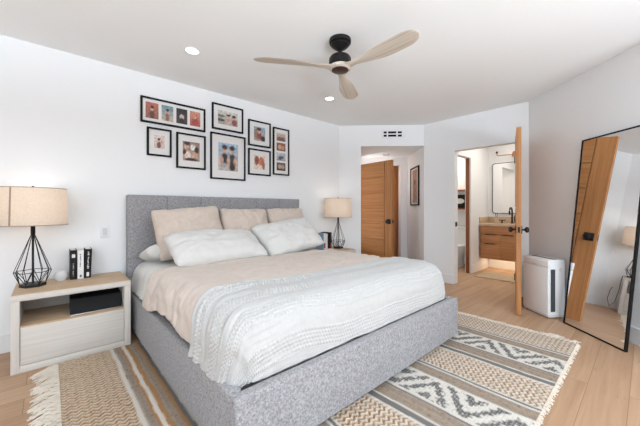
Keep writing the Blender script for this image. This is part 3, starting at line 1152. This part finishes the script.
# ------------------------------------------------------------------ framed photographs
def print_mesh(w, h, spec, seed):
    """a small blurred photograph: colour patches over a background"""
    base_top, base_bot, blobs = spec
    mb = MB()
    n = 22
    lay = mb.bm.verts.layers.float_color.new('tint')
    vs = mb.grid(lambda u, v: Vector((w * (u - 0.5), 0, h * (v - 0.5))), n, n)
    for i in range(n + 1):
        for j in range(n + 1):
            u, v = i / n, j / n
            c = mixc(rgb(*base_bot), rgb(*base_top), v)

            for (bu, bv, ru, rv, col) in blobs:
                d = math.sqrt(((u - bu) / ru) ** 2 + ((v - bv) / rv) ** 2)
                a = 1 - sstep(0.75, 1.15, d)
                if a > 0:
                    c = mixc(c, rgb(*col), a)
            jit = 1 + 0.55 * noise.noise(Vector((u * 9 + seed, v * 9, seed)))
            gm = (c[0] + c[1] + c[2]) / 3
            c = tuple(min(1, (q * 0.80 + gm * 0.20) * jit * 1.05 + 0.02) for q in c)
            vs[i][j][lay] = (c[0], c[1], c[2], 1)
    return mb


SK, HR, DK, WH, RD, BL, OR = (206, 160, 132), (62, 42, 34), (44, 42, 48), (226, 220, 214), (176, 66, 52), (136, 170, 196), (206, 110, 66)


def couple(shirt1, shirt2, s=1.0, cx=0.5):
    return [(cx - 0.16, 0.28, 0.18 * s, 0.26, shirt1), (cx + 0.17, 0.26, 0.18 * s, 0.26, shirt2), (cx - 0.12, 0.62, 0.11 * s, 0.13, SK), (cx + 0.14, 0.60, 0.11 * s, 0.13, SK),
            (cx - 0.13, 0.73, 0.13 * s, 0.09, HR), (cx + 0.15, 0.71, 0.13 * s, 0.10, HR)]


def single(shirt, cx=0.5):
    return [(cx, 0.25, 0.20, 0.28, shirt), (cx, 0.60, 0.13, 0.14, SK), (cx, 0.71, 0.15, 0.09, HR)]


def wall_frame(label, x0, x1, z0, z1, prints, fw=0.018):
    w, h = x1 - x0, z1 - z0
    r = thing('picture_frame', label, 'picture', ((x0 + x1) / 2, 3.4695, (z0 + z1) / 2), 0, 'framed photos over the bed')
    fr = MB()
    for (a, b, c, d) in ((-w / 2, w / 2, h / 2 - fw, h / 2), (-w / 2, w / 2, -h / 2, -h / 2 + fw), (-w / 2, -w / 2 + fw, -h / 2 + fw, h / 2 - fw), (w / 2 - fw, w / 2, -h / 2 + fw, h / 2 - fw)):
        fr.box(a, b, -0.024, 0, c, d, 0.0015, 1)
    fr.build('frame', M['frame'], r)
    MB().box(-w / 2 + fw, w / 2 - fw, -0.010, -0.002, -h / 2 + fw, h / 2 - fw).build('mat_board', M['mat'], r)
    for k, (cx, cz, pw, ph, spec) in enumerate(prints):
        o = print_mesh(pw, ph, spec, len(label) + k * 7.3).build('photo_print', M['photo'], r, (cx, -0.0106, cz))
    return r


G = lambda t, b, bl: (t, b, bl)
wall_frame('long black frame with four small colour photos in a row', 0.686, 1.343, 2.040, 2.304, [
    (-0.222, 0, 0.12, 0.165, G((190, 96, 70), (150, 96, 76), single((110, 60, 48)))),
    (-0.075, 0, 0.115, 0.165, G((96, 150, 164), (196, 176, 156), single((150, 110, 84)))),
    (0.072, 0, 0.115, 0.165, G((48, 46, 48), (70, 62, 60), [(0.5, 0.45, 0.22, 0.2, (206, 176, 170)), (0.5, 0.2, 0.2, 0.2, DK)])),
    (0.215, 0, 0.115, 0.165, G((212, 140, 110), (190, 84, 56), [(0.5, 0.3, 0.34, 0.3, RD), (0.45, 0.62, 0.16, 0.14, SK), (0.6, 0.75, 0.14, 0.1, OR)]))])
wall_frame('small black frame below the four-photo frame, leftmost of the lower row', 0.744, 0.979, 1.705, 1.998, [
    (0, 0.005, 0.10, 0.135, G((222, 206, 196), (210, 180, 164), single((120, 78, 66), 0.45) + [(0.72, 0.5, 0.12, 0.14, SK)]))])
wall_frame('black frame with a square photo of several people, below the four-photo frame', 1.028, 1.347, 1.602, 1.992, [
    (0, 0.0, 0.185, 0.215, G((150, 120, 104), (190, 150, 128), [(0.22, 0.75, 0.16, 0.16, SK), (0.25, 0.9, 0.18, 0.1, DK), (0.6, 0.72, 0.16, 0.16, WH), (0.82, 0.6, 0.14, 0.18, HR), (0.3, 0.3, 0.2, 0.2, (230, 206, 190)), (0.66, 0.28, 0.2, 0.22, SK), (0.5, 0.08, 0.4, 0.08, DK), (0.1, 0.45, 0.1, 0.14, HR)]))])
wall_frame('black frame with a wide photo of two people, topmost above the large portrait', 1.423, 1.824, 2.103, 2.413, [
    (0, 0.0, 0.255, 0.165, G((206, 200, 190), (170, 160, 146), [(0.14, 0.6, 0.2, 0.12, (120, 118, 104)), (0.14, 0.3, 0.22, 0.12, (84, 80, 72))] + couple((204, 160, 150), (150, 70, 60), 0.8, 0.66)))])
wall_frame('largest black frame with a couple against blue sky', 1.404, 1.855, 1.508, 2.061, [
    (0, 0.0, 0.255, 0.335, G((150, 184, 212), (190, 170, 152), [(0.30, 0.40, 0.22, 0.24, DK), (0.70, 0.40, 0.22, 0.24, (60, 60, 72)), (0.32, 0.74, 0.12, 0.10, SK), (0.68, 0.74, 0.12, 0.10, SK), (0.31, 0.85, 0.15, 0.09, HR), (0.69, 0.84, 0.15, 0.09, HR), (0.16, 0.34, 0.09, 0.2, SK), (0.5, 0.36, 0.09, 0.2, SK), (0.85, 0.33, 0.09, 0.2, SK), (0.3, 0.14, 0.16, 0.14, (180, 176, 176)), (0.7, 0.14, 0.16, 0.14, HR)]))])
wall_frame('black frame with a photo of a person in red, upper right of the large portrait', 1.897, 2.234, 1.974, 2.310, [
    (0, 0.0, 0.17, 0.185, G((136, 166, 190), (176, 150, 130), [(0.25, 0.5, 0.24, 0.4, (150, 120, 100)), (0.48, 0.36, 0.22, 0.26, (150, 62, 62)), (0.46, 0.68, 0.16, 0.15, SK), (0.46, 0.84, 0.2, 0.12, HR), (0.8, 0.2, 0.2, 0.2, DK)]))])
wall_frame('black frame with a warm orange toned photo, lower right of the large portrait', 1.897, 2.234, 1.595, 1.937, [
    (0, 0.0, 0.17, 0.185, G((226, 206, 190), (220, 196, 176), [(0.25, 0.62, 0.2, 0.34, (150, 74, 50)), (0.66, 0.6, 0.26, 0.32, OR), (0.4, 0.2, 0.16, 0.18, (226, 200, 180)), (0.85, 0.3, 0.12, 0.3, (170, 92, 62))]))])
wall_frame('tall narrow black frame with four photos stacked in a column', 2.274, 2.545, 1.624, 2.279, [
    (0, z, 0.15, 0.112, sp_) for z, sp_ in ((0.205, G((206, 190, 180), (120, 84, 66), [(0.5, 0.3, 0.4, 0.26, (130, 84, 60)), (0.5, 0.62, 0.14, 0.18, SK)])),
                                           (0.068, G((150, 96, 70), (120, 76, 60), [(0.35, 0.45, 0.2, 0.3, SK), (0.7, 0.4, 0.2, 0.3, (200, 130, 100))])),
                                           (-0.072, G((186, 190, 196), (150, 152, 158), [(0.4, 0.35, 0.2, 0.26, (84, 86, 92)), (0.65, 0.45, 0.16, 0.2, (100, 100, 104))])),
                                           (-0.208, G((110, 92, 80), (70, 60, 54), [(0.35, 0.5, 0.2, 0.26, (186, 156, 134)), (0.7, 0.48, 0.2, 0.26, (176, 146, 124))])))])

# narrow picture in the hall
hc = Vector(hp(OPW + 0.002, 0.535))
hpic = thing('picture_frame', 'narrow black framed brown print on the right wall of the hall', 'picture', (hc.x, hc.y, 1.565), R_(45))
fw, w, h = 0.022, 0.54, 0.70
fr = MB()
for (a, b, c, d) in ((-w / 2, w / 2, h / 2 - fw, h / 2), (-w / 2, w / 2, -h / 2, -h / 2 + fw), (-w / 2, -w / 2 + fw, -h / 2 + fw, h / 2 - fw), (w / 2 - fw, w / 2, -h / 2 + fw, h / 2 - fw)):
    fr.box(a, b, 0, 0.026, c, d, 0.0015, 1)
fr.build('frame', M['frame'], hpic)
MB().box(-w / 2 + fw, w / 2 - fw, 0.002, 0.010, -h / 2 + fw, h / 2 - fw).build('mat_board', M['mat'], hpic)
o = print_mesh(0.30, 0.60, G((186, 140, 110), (170, 126, 98), [(0.5, 0.62, 0.2, 0.1, (110, 80, 64)), (0.5, 0.3, 0.12, 0.3, (150, 104, 80))]), 4.0).build('art_print', M['photo'], hpic, (0, 0.0108, 0), (0, 0, PI))

# ------------------------------------------------------------------ small wall and ceiling fittings
sw = thing('wall_outlet', 'small white outlet plate on the wall left of the headboard', 'outlet', (0.393, 3.4695, 0.936))
MB().box(-0.036, 0.036, -0.006, 0, -0.058, 0.058, 0.002).build('plate', M['trim'], sw)
MB().box(-0.017, 0.017, -0.009, -0.006, -0.034, 0.034, 0.001).build('rocker', M['paleplastic'], sw)

for x, lab in ((0.93, 'round recessed ceiling light nearest the picture wall corner, left of the fan'), (2.61, 'round recessed ceiling light beyond the fan, toward the hall')):
    d = thing('recessed_light', lab, 'ceiling light', (x, 2.69, H), 0, 'recessed ceiling lights')
    MB().lathe([(0.050, 0), (0.066, 0), (0.064, -0.006), (0.052, -0.004), (0.050, 0)], seg=32).build('trim_ring', M['trim'], d)
    MB().lathe([(0, -0.001), (0.051, -0.001), (0.051, -0.003), (0, -0.003)], seg=32).build('diffuser', M['led'], d)

for x, y, lab in ((0.70, -1.30, 'added recessed fill light near the wide window, toward the added smaller window'),
                  (1.90, -1.70, 'added recessed fill light near the wide window, toward the mirror wall')):  # added fixtures out of view, brightening the dark mirror wall
    d = thing('recessed_light', lab, 'ceiling light', (x, y, H), 0, 'recessed ceiling lights')
    MB().lathe([(0.050, 0), (0.066, 0), (0.064, -0.006), (0.052, -0.004), (0.050, 0)], seg=32).build('trim_ring', M['trim'], d)
    MB().lathe([(0, -0.001), (0.051, -0.001), (0.051, -0.003), (0, -0.003)], seg=32).build('diffuser', M['led'], d)
    l = area('fill_downlight', (0, 0, -0.008), (0, 0, 0), 0.095, 0.095, 42, (0.82, 0.94, 1.08))
    l.data.shape = 'DISK'
    l.parent = d

vc = Vector(hp(0.531, 0.0))
vent = thing('air_vent', 'white slotted air vent above the hall opening', 'vent', (vc.x, vc.y, 2.392), R_(-45))
MB().box(-0.19, 0.19, -0.006, -0.0005, -0.068, 0.068, 0.002).build('face_plate', M['trim'], vent)
for zc in (0.026, -0.027):
    for (a, b) in ((-0.158, -0.108), (-0.085, 0.050), (0.074, 0.140)):
        MB().box(a, b, -0.0075, -0.0055, zc - 0.017, zc + 0.017).build('slot', M['dark'], vent)

dc = Vector(hp(0.535, 0.70))
sd = thing('smoke_detector', 'round white smoke detector on the hall ceiling', 'smoke detector', (dc.x, dc.y, HALL_Z))
MB().lathe([(0, 0), (0.066, 0), (0.066, -0.012), (0.060, -0.016), (0, -0.016)], seg=32).build('mount', M['trim'], sd)
MB().lathe([(0.056, -0.016), (0.054, -0.034), (0.044, -0.042), (0, -0.044)], seg=32).build('cover', M['white'], sd)

sk = thing('strike_plate', 'small round black catch on the white jamb left of the bathroom doorway', 'latch', (4.64, 1.985, 0.915))
MB().box(-0.030, 0.030, -0.004, -0.0003, -0.035, 0.035, 0.002).build('plate', M['mblack'], sk)
MB().lathe([(0, 0), (0.012, 0.0), (0.010, 0.010), (0, 0.012)], seg=16, mat=Matrix.Translation((0, -0.004, 0)) @ Matrix.Rotation(PI / 2, 4, 'X')).build('catch', M['black'], sk)

# ------------------------------------------------------------------ ceiling fan
fan = thing('ceiling_fan', 'black ceiling fan with three pale wooden blades', 'ceiling fan', (1.77, 1.70, H))
MB().lathe([(0, 0), (0.088, 0), (0.090, -0.012), (0.088, -0.030), (0.074, -0.036), (0.074, -0.050), (0.062, -0.058), (0.050, -0.072), (0.030, -0.082), (0.018, -0.095), (0, -0.095)], seg=48).build('canopy', M['black'], fan)
MB().tube([(0, 0, -0.09), (0, 0, -0.135)], 0.013, 16).build('downrod', M['black'], fan)
MB().lathe([(0, -0.118), (0.028, -0.118), (0.050, -0.126), (0.078, -0.140), (0.090, -0.158), (0.092, -0.205), (0.086, -0.212), (0, -0.212)], seg=48).build('motor_housing', M['black'], fan)
MB().lathe([(0, -0.212), (0.075, -0.212), (0.088, -0.220), (0.088, -0.240), (0.076, -0.248), (0, -0.248)], seg=48).build('hub', M['blade'], fan)
MB().lathe([(0, -0.247), (0.067, -0.247), (0.069, -0.252), (0.060, -0.258), (0, -0.260)], seg=48).build('hub_cap', M['bronze'], fan)


def blade():
    mb = MB()
    nl, nw = 40, 10
    L0, L1 = 0.045, 0.695

    def half(t):
        r = L0 + (L1 - L0) * t
        a = 0.058 * (1 - sstep(0.0, 0.16, t)) + 0.034 * sstep(0, 0.16, t)
        a += 0.040 * sstep(0.14, 0.62, t)
        if t > 0.82:
            q = (t - 0.82) / 0.18
            a *= math.sqrt(max(0.0, 1 - q * q * 0.985))
        return r, a

    def P(t, s, up):
        r, a = half(t)
        tw = R_(-11 * sstep(0.05, 0.35, t))
        y = s * a + 0.018 * math.sin(PI * t) * 1.0
        th = (0.016 * (1 - 0.55 * t)) * math.sqrt(max(0, 1 - (abs(s) ** 2.4)))
        z = up * th / 2
        lift = -0.004 * t * t
        return Vector((r, y * math.cos(tw) - z * math.sin(tw), y * math.sin(tw) + z * math.cos(tw) + lift))

    top = [[P(i / nl, -1 + 2 * j / nw, 1) for j in range(nw + 1)] for i in range(nl + 1)]
    bot = [[P(i / nl, -1 + 2 * j / nw, -1) for j in range(nw + 1)] for i in range(nl + 1)]
    vt = [[mb.bm.verts.new(p) for p in row] for row in top]
    vb = [[vt[i][j] if j in (0, nw) else mb.bm.verts.new(bot[i][j]) for j in range(nw + 1)] for i in range(nl + 1)]
    fs = []
    for i in range(nl):
        for j in range(nw):
            fs.append(mb.bm.faces.new([vt[i][j], vt[i + 1][j], vt[i + 1][j + 1], vt[i][j + 1]]))
            fs.append(mb.bm.faces.new([vb[i][j], vb[i][j + 1], vb[i + 1][j + 1], vb[i + 1][j]]))
    for i in (0, nl):
        for j in range(nw):
            q = [vt[i][j], vt[i][j + 1], vb[i][j + 1], vb[i][j]]
            q = list(dict.fromkeys(q))
            if len(q) > 2:
                fs.append(mb.bm.faces.new(q))
    bmesh.ops.recalc_face_normals(mb.bm, faces=fs)
    mb._faces(fs)
    return mb


bl0 = blade().build('blade', M['blade'], fan, sharp=60)
# azimuths measured from the view direction
for k, az in enumerate((15.5, 136.3, -102.7)):
    b = bl0 if k == 0 else bl0.copy()
    if k:
        COL.objects.link(b)
    b.location = (0, 0, -0.232)
    b.rotation_euler = (0, 0, R_(YAW - az))

# ------------------------------------------------------------------ air purifier
wv = Vector((0.616, 0.788))
pu = thing('air_purifier', 'white floor-standing air purifier between the open bathroom door and the mirror', 'air purifier', (3.859, 0.700, 0), math.atan2(-wv.y, -wv.x))
# local: +x runs to the viewer's right (towards the mirror), -y faces the bed
PW, PD, PH = 0.345, 0.20, 0.615
m = MB()
m.box(-PW, -0.006, 0.022, PD, 0.03, PH, 0.010, 3)
m.build('body', M['white'], pu)
m = MB()
m.box(-PW, 0, 0, 0.024, 0.035, PH - 0.082, 0.006, 3)
m.build('front_panel', M['white'], pu)
MB().box(-PW, 0, 0.0, 0.024, PH - 0.078, PH - 0.004, 0.006, 3).build('display_panel', M['white'], pu)
MB().box(-PW * 0.62, -PW * 0.38, -0.001, 0.0005, PH - 0.072, PH - 0.062, 0.0003, 1).build('badge', M['paleplastic'], pu)
MB().box(-PW + 0.02, -0.02, PD * 0.42, PD * 0.62, PH - 0.001, PH + 0.002).build('top_slot', M['darkgrille'], pu)
m = MB()
m.box(-0.008, -0.004, 0.035, 0.085, 0.07, PH - 0.10, 0.001, 1)
for k in range(22):
    z = 0.085 + k * 0.0195
    m.box(-0.005, -0.0025, 0.037, 0.083, z, z + 0.008)
m.build('side_grille', M['darkgrille'], pu)
MB().box(-0.007, -0.003, 0.130, 0.155, PH - 0.125, PH - 0.085, 0.002).build('side_catch', M['paleplastic'], pu)
MB().box(-PW + 0.004, -0.004, 0.006, PD - 0.004, 0.012, 0.034, 0.004).build('plinth', M['paleplastic'], pu)
for x in (-PW + 0.03, -0.035):
    for y in (0.03, PD - 0.04):
        MB().lathe([(0, 0), (0.012, 0), (0.012, 0.014), (0, 0.014)], x, y, 0, 14).build('foot', M['mblack'], pu)

# ------------------------------------------------------------------ leaning floor mirror
bl, brr = Vector((3.842, 0.575)), Vector((3.4156, 0.1231))
mc = (bl + brr) / 2
mw = (brr - bl).length
mir = thing('floor_mirror', 'tall black framed floor mirror leaning on the wall beside the air purifier', 'mirror', (mc.x, mc.y, 0.0015))
mir.rotation_euler = (R_(-5.8), 0, math.atan2((brr - bl).y, (brr - bl).x))
MH, fw = 1.85, 0.012
fr = MB()
for (a, b, c, d) in ((-mw / 2, mw / 2, MH - fw, MH), (-mw / 2, mw / 2, 0, fw), (-mw / 2, -mw / 2 + fw, fw, MH - fw), (mw / 2 - fw, mw / 2, fw, MH - fw)):
    fr.box(a, b, 0, 0.026, c, d, 0.0015, 1)
fr.build('frame', M['frame'], mir)
MB().box(-mw / 2 + fw, mw / 2 - fw, 0.006, 0.012, fw, MH - fw).build('mirror_glass', M['mirror'], mir)
MB().box(-mw / 2 + fw, mw / 2 - fw, 0.012, 0.018, fw, MH - fw).build('backing', M['mblack'], mir)

# ------------------------------------------------------------------ bathroom
VX0, VY1, VY0 = 5.95, 2.100, 1.00
van = thing('vanity_cabinet', 'floating brown wood bathroom vanity with tan stone top', 'vanity', (6.2, 1.55, 0))
vo = Vector((-6.2, -1.55, 0))


def vp(mb, name, mat, par=van, label=None):
    o = mb.build(name, mat, par)
    if par is van:
        o.location = vo
    if label:
        o['label'] = label
    return o


vp(MB().box(VX0 + 0.02, 6.448, VY0, VY1, 0.235, 0.838), 'carcass', M['vanity'])
ymid = 1.775


def front(name, ya, yb, za, zb, hl):
    o = vp(MB().box(VX0, VX0 + 0.02, ya + 0.002, yb - 0.002, za + 0.002, zb - 0.002, 0.002), name, M['vanity'])
    if hl:
        vp(MB().box(VX0 - 0.016, VX0 + 0.002, hl[0], hl[1], zb - 0.006, zb + 0.002, 0.001, 1), 'handle', M['mblack'], o)


front('drawer', VY0, VY1, 0.688, 0.836, None)
front('drawer', ymid, VY1, 0.520, 0.684, (ymid + 0.07, VY1 - 0.08))
front('drawer', ymid, VY1, 0.236, 0.516, (ymid + 0.07, VY1 - 0.08))
front('cabinet_door', VY0, ymid, 0.236, 0.684, (ymid - 0.20, ymid - 0.03))
m = MB()
m.box(VX0 - 0.012, 6.447, VY0, 2.112, 0.839, 0.882, 0.003)
m.build('countertop', M['stone'], van).location = vo
vp(MB().box(6.428, 6.447, VY0, 2.112, 0.882, 1.0, 0.002), 'backsplash', M['stone'])
vp(MB().box(VX0 + 0.01, 6.428, 2.098, 2.123, 0.882, 1.0, 0.002), 'side_splash', M['stone'])
la = area('under_vanity_light', (6.22, 1.55, 0.228), (0, 0, 0), 0.30, 1.0, 3, (1.0, 0.78, 0.52))

fa = thing('faucet', 'black gooseneck faucet on the bathroom counter', 'faucet', (6.30, 1.675, 0.8825))
arc = [(-0.075 + 0.075 * math.cos(a), 0, 0.215 + 0.075 * math.sin(a)) for a in [PI * k / 12 for k in range(13)]]
MB().tube([(0, 0, 0.005)] + arc + [(-0.15, 0, 0.165)], 0.014, 12).build('spout', M['black'], fa)
MB().lathe([(0, 0), (0.026, 0), (0.026, 0.008), (0.018, 0.014), (0, 0.014)], seg=24).build('base', M['black'], fa)
hd = MB()
hd.tube([(-0.02, 0.16, 0.0), (-0.02, 0.16, 0.06)], 0.011, 12)
hd.tube([(-0.02, 0.10, 0.058), (-0.02, 0.22, 0.058)], 0.007, 10)
hd.build('handle', M['black'], fa)

cu = thing('tumbler', 'tan tumbler holding two dark toothbrushes on the bathroom counter', 'tumbler', (6.20, 1.905, 0.8825))
MB().lathe([(0, 0), (0.036, 0), (0.038, 0.11), (0.034, 0.11), (0.032, 0.006), (0, 0.006)], seg=28).build('cup', M['stone'], cu)
for a, y in ((0.02, 0.018), (-0.015, -0.02)):
    MB().tube([(0, 0.3 * y, 0.008), (a, y, 0.17), (a * 1.1, y * 1.1, 0.19)], [0.004, 0.004, 0.006], 8).build('toothbrush', M['mblack'], cu)

bm_ = thing('wall_mirror', 'rounded rectangular bathroom mirror above the vanity', 'mirror', (6.449, 1.62, 1.55))
w, h = 0.86, 0.97
m = MB()
rr = 0.05


def rrect(w, h, r, x, inset=0.0):
    out = []
    for cx, cz, a0 in ((w / 2 - r, h / 2 - r, 0), (-w / 2 + r, h / 2 - r, 90), (-w / 2 + r, -h / 2 + r, 180), (w / 2 - r, -h / 2 + r, 270)):
        for k in range(7):
            a = R_(a0 + 90 * k / 6)
            out.append(Vector((x, cx + (r - inset) * math.cos(a), cz + (r - inset) * math.sin(a))))
    return out


A, B_, C_, D_ = rrect(w, h, rr, -0.03), rrect(w, h, rr, 0), rrect(w, h, rr, -0.03, 0.008), rrect(w, h, rr, -0.015, 0.008)
rings = [[m.bm.verts.new(p) for p in q] for q in (B_, A, C_, D_)]
fs = []
for a, b in zip(rings, rings[1:]):
    for k in range(len(a)):
        k2 = (k + 1) % len(a)
        fs.append(m.bm.faces.new([a[k], a[k2], b[k2], b[k]]))
bmesh.ops.recalc_face_normals(m.bm, faces=fs)
m._faces(fs)
m.build('frame', M['darkgrille'], bm_)
m = MB()
vs = [m.bm.verts.new(p) for p in rrect(w, h, rr, -0.016, 0.007)]
vs2 = [m.bm.verts.new(p + Vector((0.008, 0, 0))) for p in rrect(w, h, rr, -0.016, 0.007)]
fs = [m.bm.faces.new(vs[::-1]), m.bm.faces.new(vs2)] + [m.bm.faces.new([vs[k], vs[(k + 1) % len(vs)], vs2[(k + 1) % len(vs)], vs2[k]]) for k in range(len(vs))]
bmesh.ops.recalc_face_normals(m.bm, faces=fs)
m._faces(fs)
m.build('mirror_glass', M['mirror'], bm_, sharp=20)

sc = thing('wall_sconce', 'brass wall sconce with amber shade above the bathroom mirror', 'sconce', (6.449, 1.66, 2.17))
MB().lathe([(0, 0), (0.05, 0), (0.048, 0.016), (0.03, 0.024), (0, 0.024)], seg=28, mat=Matrix.Rotation(-PI / 2, 4, 'Y')).build('back_plate', M['brass'], sc)
MB().tube([(-0.02, 0, 0), (-0.07, 0, 0), (-0.075, 0.02, -0.002), (-0.075, 0.27, 0.0), (-0.075, 0.29, 0.015), (-0.075, 0.29, 0.05)], 0.008, 10).build('arm', M['brass'], sc)
MB().lathe([(0, 0), (0.03, 0.0), (0.036, 0.02), (0.036, 0.05), (0.026, 0.085), (0.012, 0.10), (0, 0.10)], -0.075, 0.0, -0.045, 24).build('shade', M['amber'], sc)
MB().lathe([(0, 0), (0.016, 0.004), (0.022, 0.02), (0.016, 0.038), (0, 0.042)], -0.075, 0.29, 0.045, 18).build('end_knob', M['bronze'], sc)

mt = MB().box(5.36, 5.90, 0.95, 1.99, 0.0005, 0.016, 0.007, 3).build('bath_mat', M['bathmat'])
tag(mt, 'sand coloured bath mat on the floor below the vanity', 'bath mat')

# toilet room seen through the gap
to = thing('toilet', 'white toilet glimpsed through the narrow gap of the bathroom doorway', 'toilet', (6.42, 2.62, 0))
MB().box(-0.20, -0.01, -0.21, 0.21, 0.36, 0.76, 0.025, 3).build('tank', M['ceramic'], to)
MB().box(-0.21, 0.0, -0.22, 0.22, 0.76, 0.79, 0.01, 2).build('tank_lid', M['ceramic'], to)


def oval(z, lx, ly, cx):
    return [(cx + lx * math.cos(2 * PI * k / 28), ly * math.sin(2 * PI * k / 28), z) for k in range(28)]


def loft(levels, caps=(True, True)):
    mb = MB()
    rg = [[mb.bm.verts.new(p) for p in oval(*q)] for q in levels]
    fs = []
    for a, b in zip(rg, rg[1:]):
        for k in range(28):
            fs.append(mb.bm.faces.new([a[k], a[(k + 1) % 28], b[(k + 1) % 28], b[k]]))
    if caps[0]:
        fs.append(mb.bm.faces.new(rg[0][::-1]))
    if caps[1]:
        fs.append(mb.bm.faces.new(rg[-1]))
    bmesh.ops.recalc_face_normals(mb.bm, faces=fs)
    mb._faces(fs)
    return mb


loft([(0, 0.26, 0.13, -0.30), (0.05, 0.25, 0.12, -0.30), (0.2, 0.25, 0.13, -0.33), (0.33, 0.29, 0.18, -0.38), (0.40, 0.30, 0.19, -0.39)]).build('bowl', M['ceramic'], to)
loft([(0.402, 0.30, 0.195, -0.39), (0.415, 0.305, 0.198, -0.39), (0.432, 0.30, 0.195, -0.39)]).build('seat_lid', M['white'], to)
for z, lab in ((1.14, 'brown wooden wall shelf below the black print in the toilet room'), (1.52, 'brown wooden wall shelf above the black print in the toilet room')):
    s = MB().box(6.27, 6.449, 2.32, 3.0, z, z + 0.03, 0.002).build('wall_shelf', M['jamb'])
    tag(s, lab, 'shelf', 'shelves over the toilet')
tp = thing('picture_frame', 'black print with a pale shape standing on the toilet room shelf', 'picture', (6.40, 2.64, 1.1705))
MB().box(-0.012, 0.012, -0.17, 0.17, 0, 0.28, 0.002).build('frame', M['frame'], tp)
loft([(0, 0.055, 0.10, 0), (0.0015, 0.055, 0.10, 0)]).build('pale_shape', M['mat'], tp, (-0.0122, 0.02, 0.145), (0, -PI / 2, 0))
area('bathroom_light', (5.6, 1.3, 2.50), (0, 0, 0), 0.9, 0.9, 18, (1.0, 0.95, 0.88))
hl = hp(0.012, 0.62)
area('hall_side_fill', (hl[0], hl[1], 1.25), (PI / 2, 0, R_(-135)), 0.7, 1.6, 3.0, (0.95, 0.98, 1.0))  # added panel light, unseen on the left wall, brightening the hall
hb = hp(0.30, 0.98)
hpnt = bpy.data.lights.new('hall_back_fill', 'POINT')  # added point light hidden behind the hall door, lifting end wall and ceiling
hpnt.energy, hpnt.color, hpnt.shadow_soft_size = 7, (0.95, 0.98, 1.0), 0.06
hpo = bpy.data.objects.new('hall_back_fill', hpnt)
hpo.location = (hb[0], hb[1], 1.75)
COL.objects.link(hpo)
area('toilet_room_light', (5.9, 2.8, 2.50), (0, 0, 0), 0.4, 0.4, 14, (1.0, 0.95, 0.84))
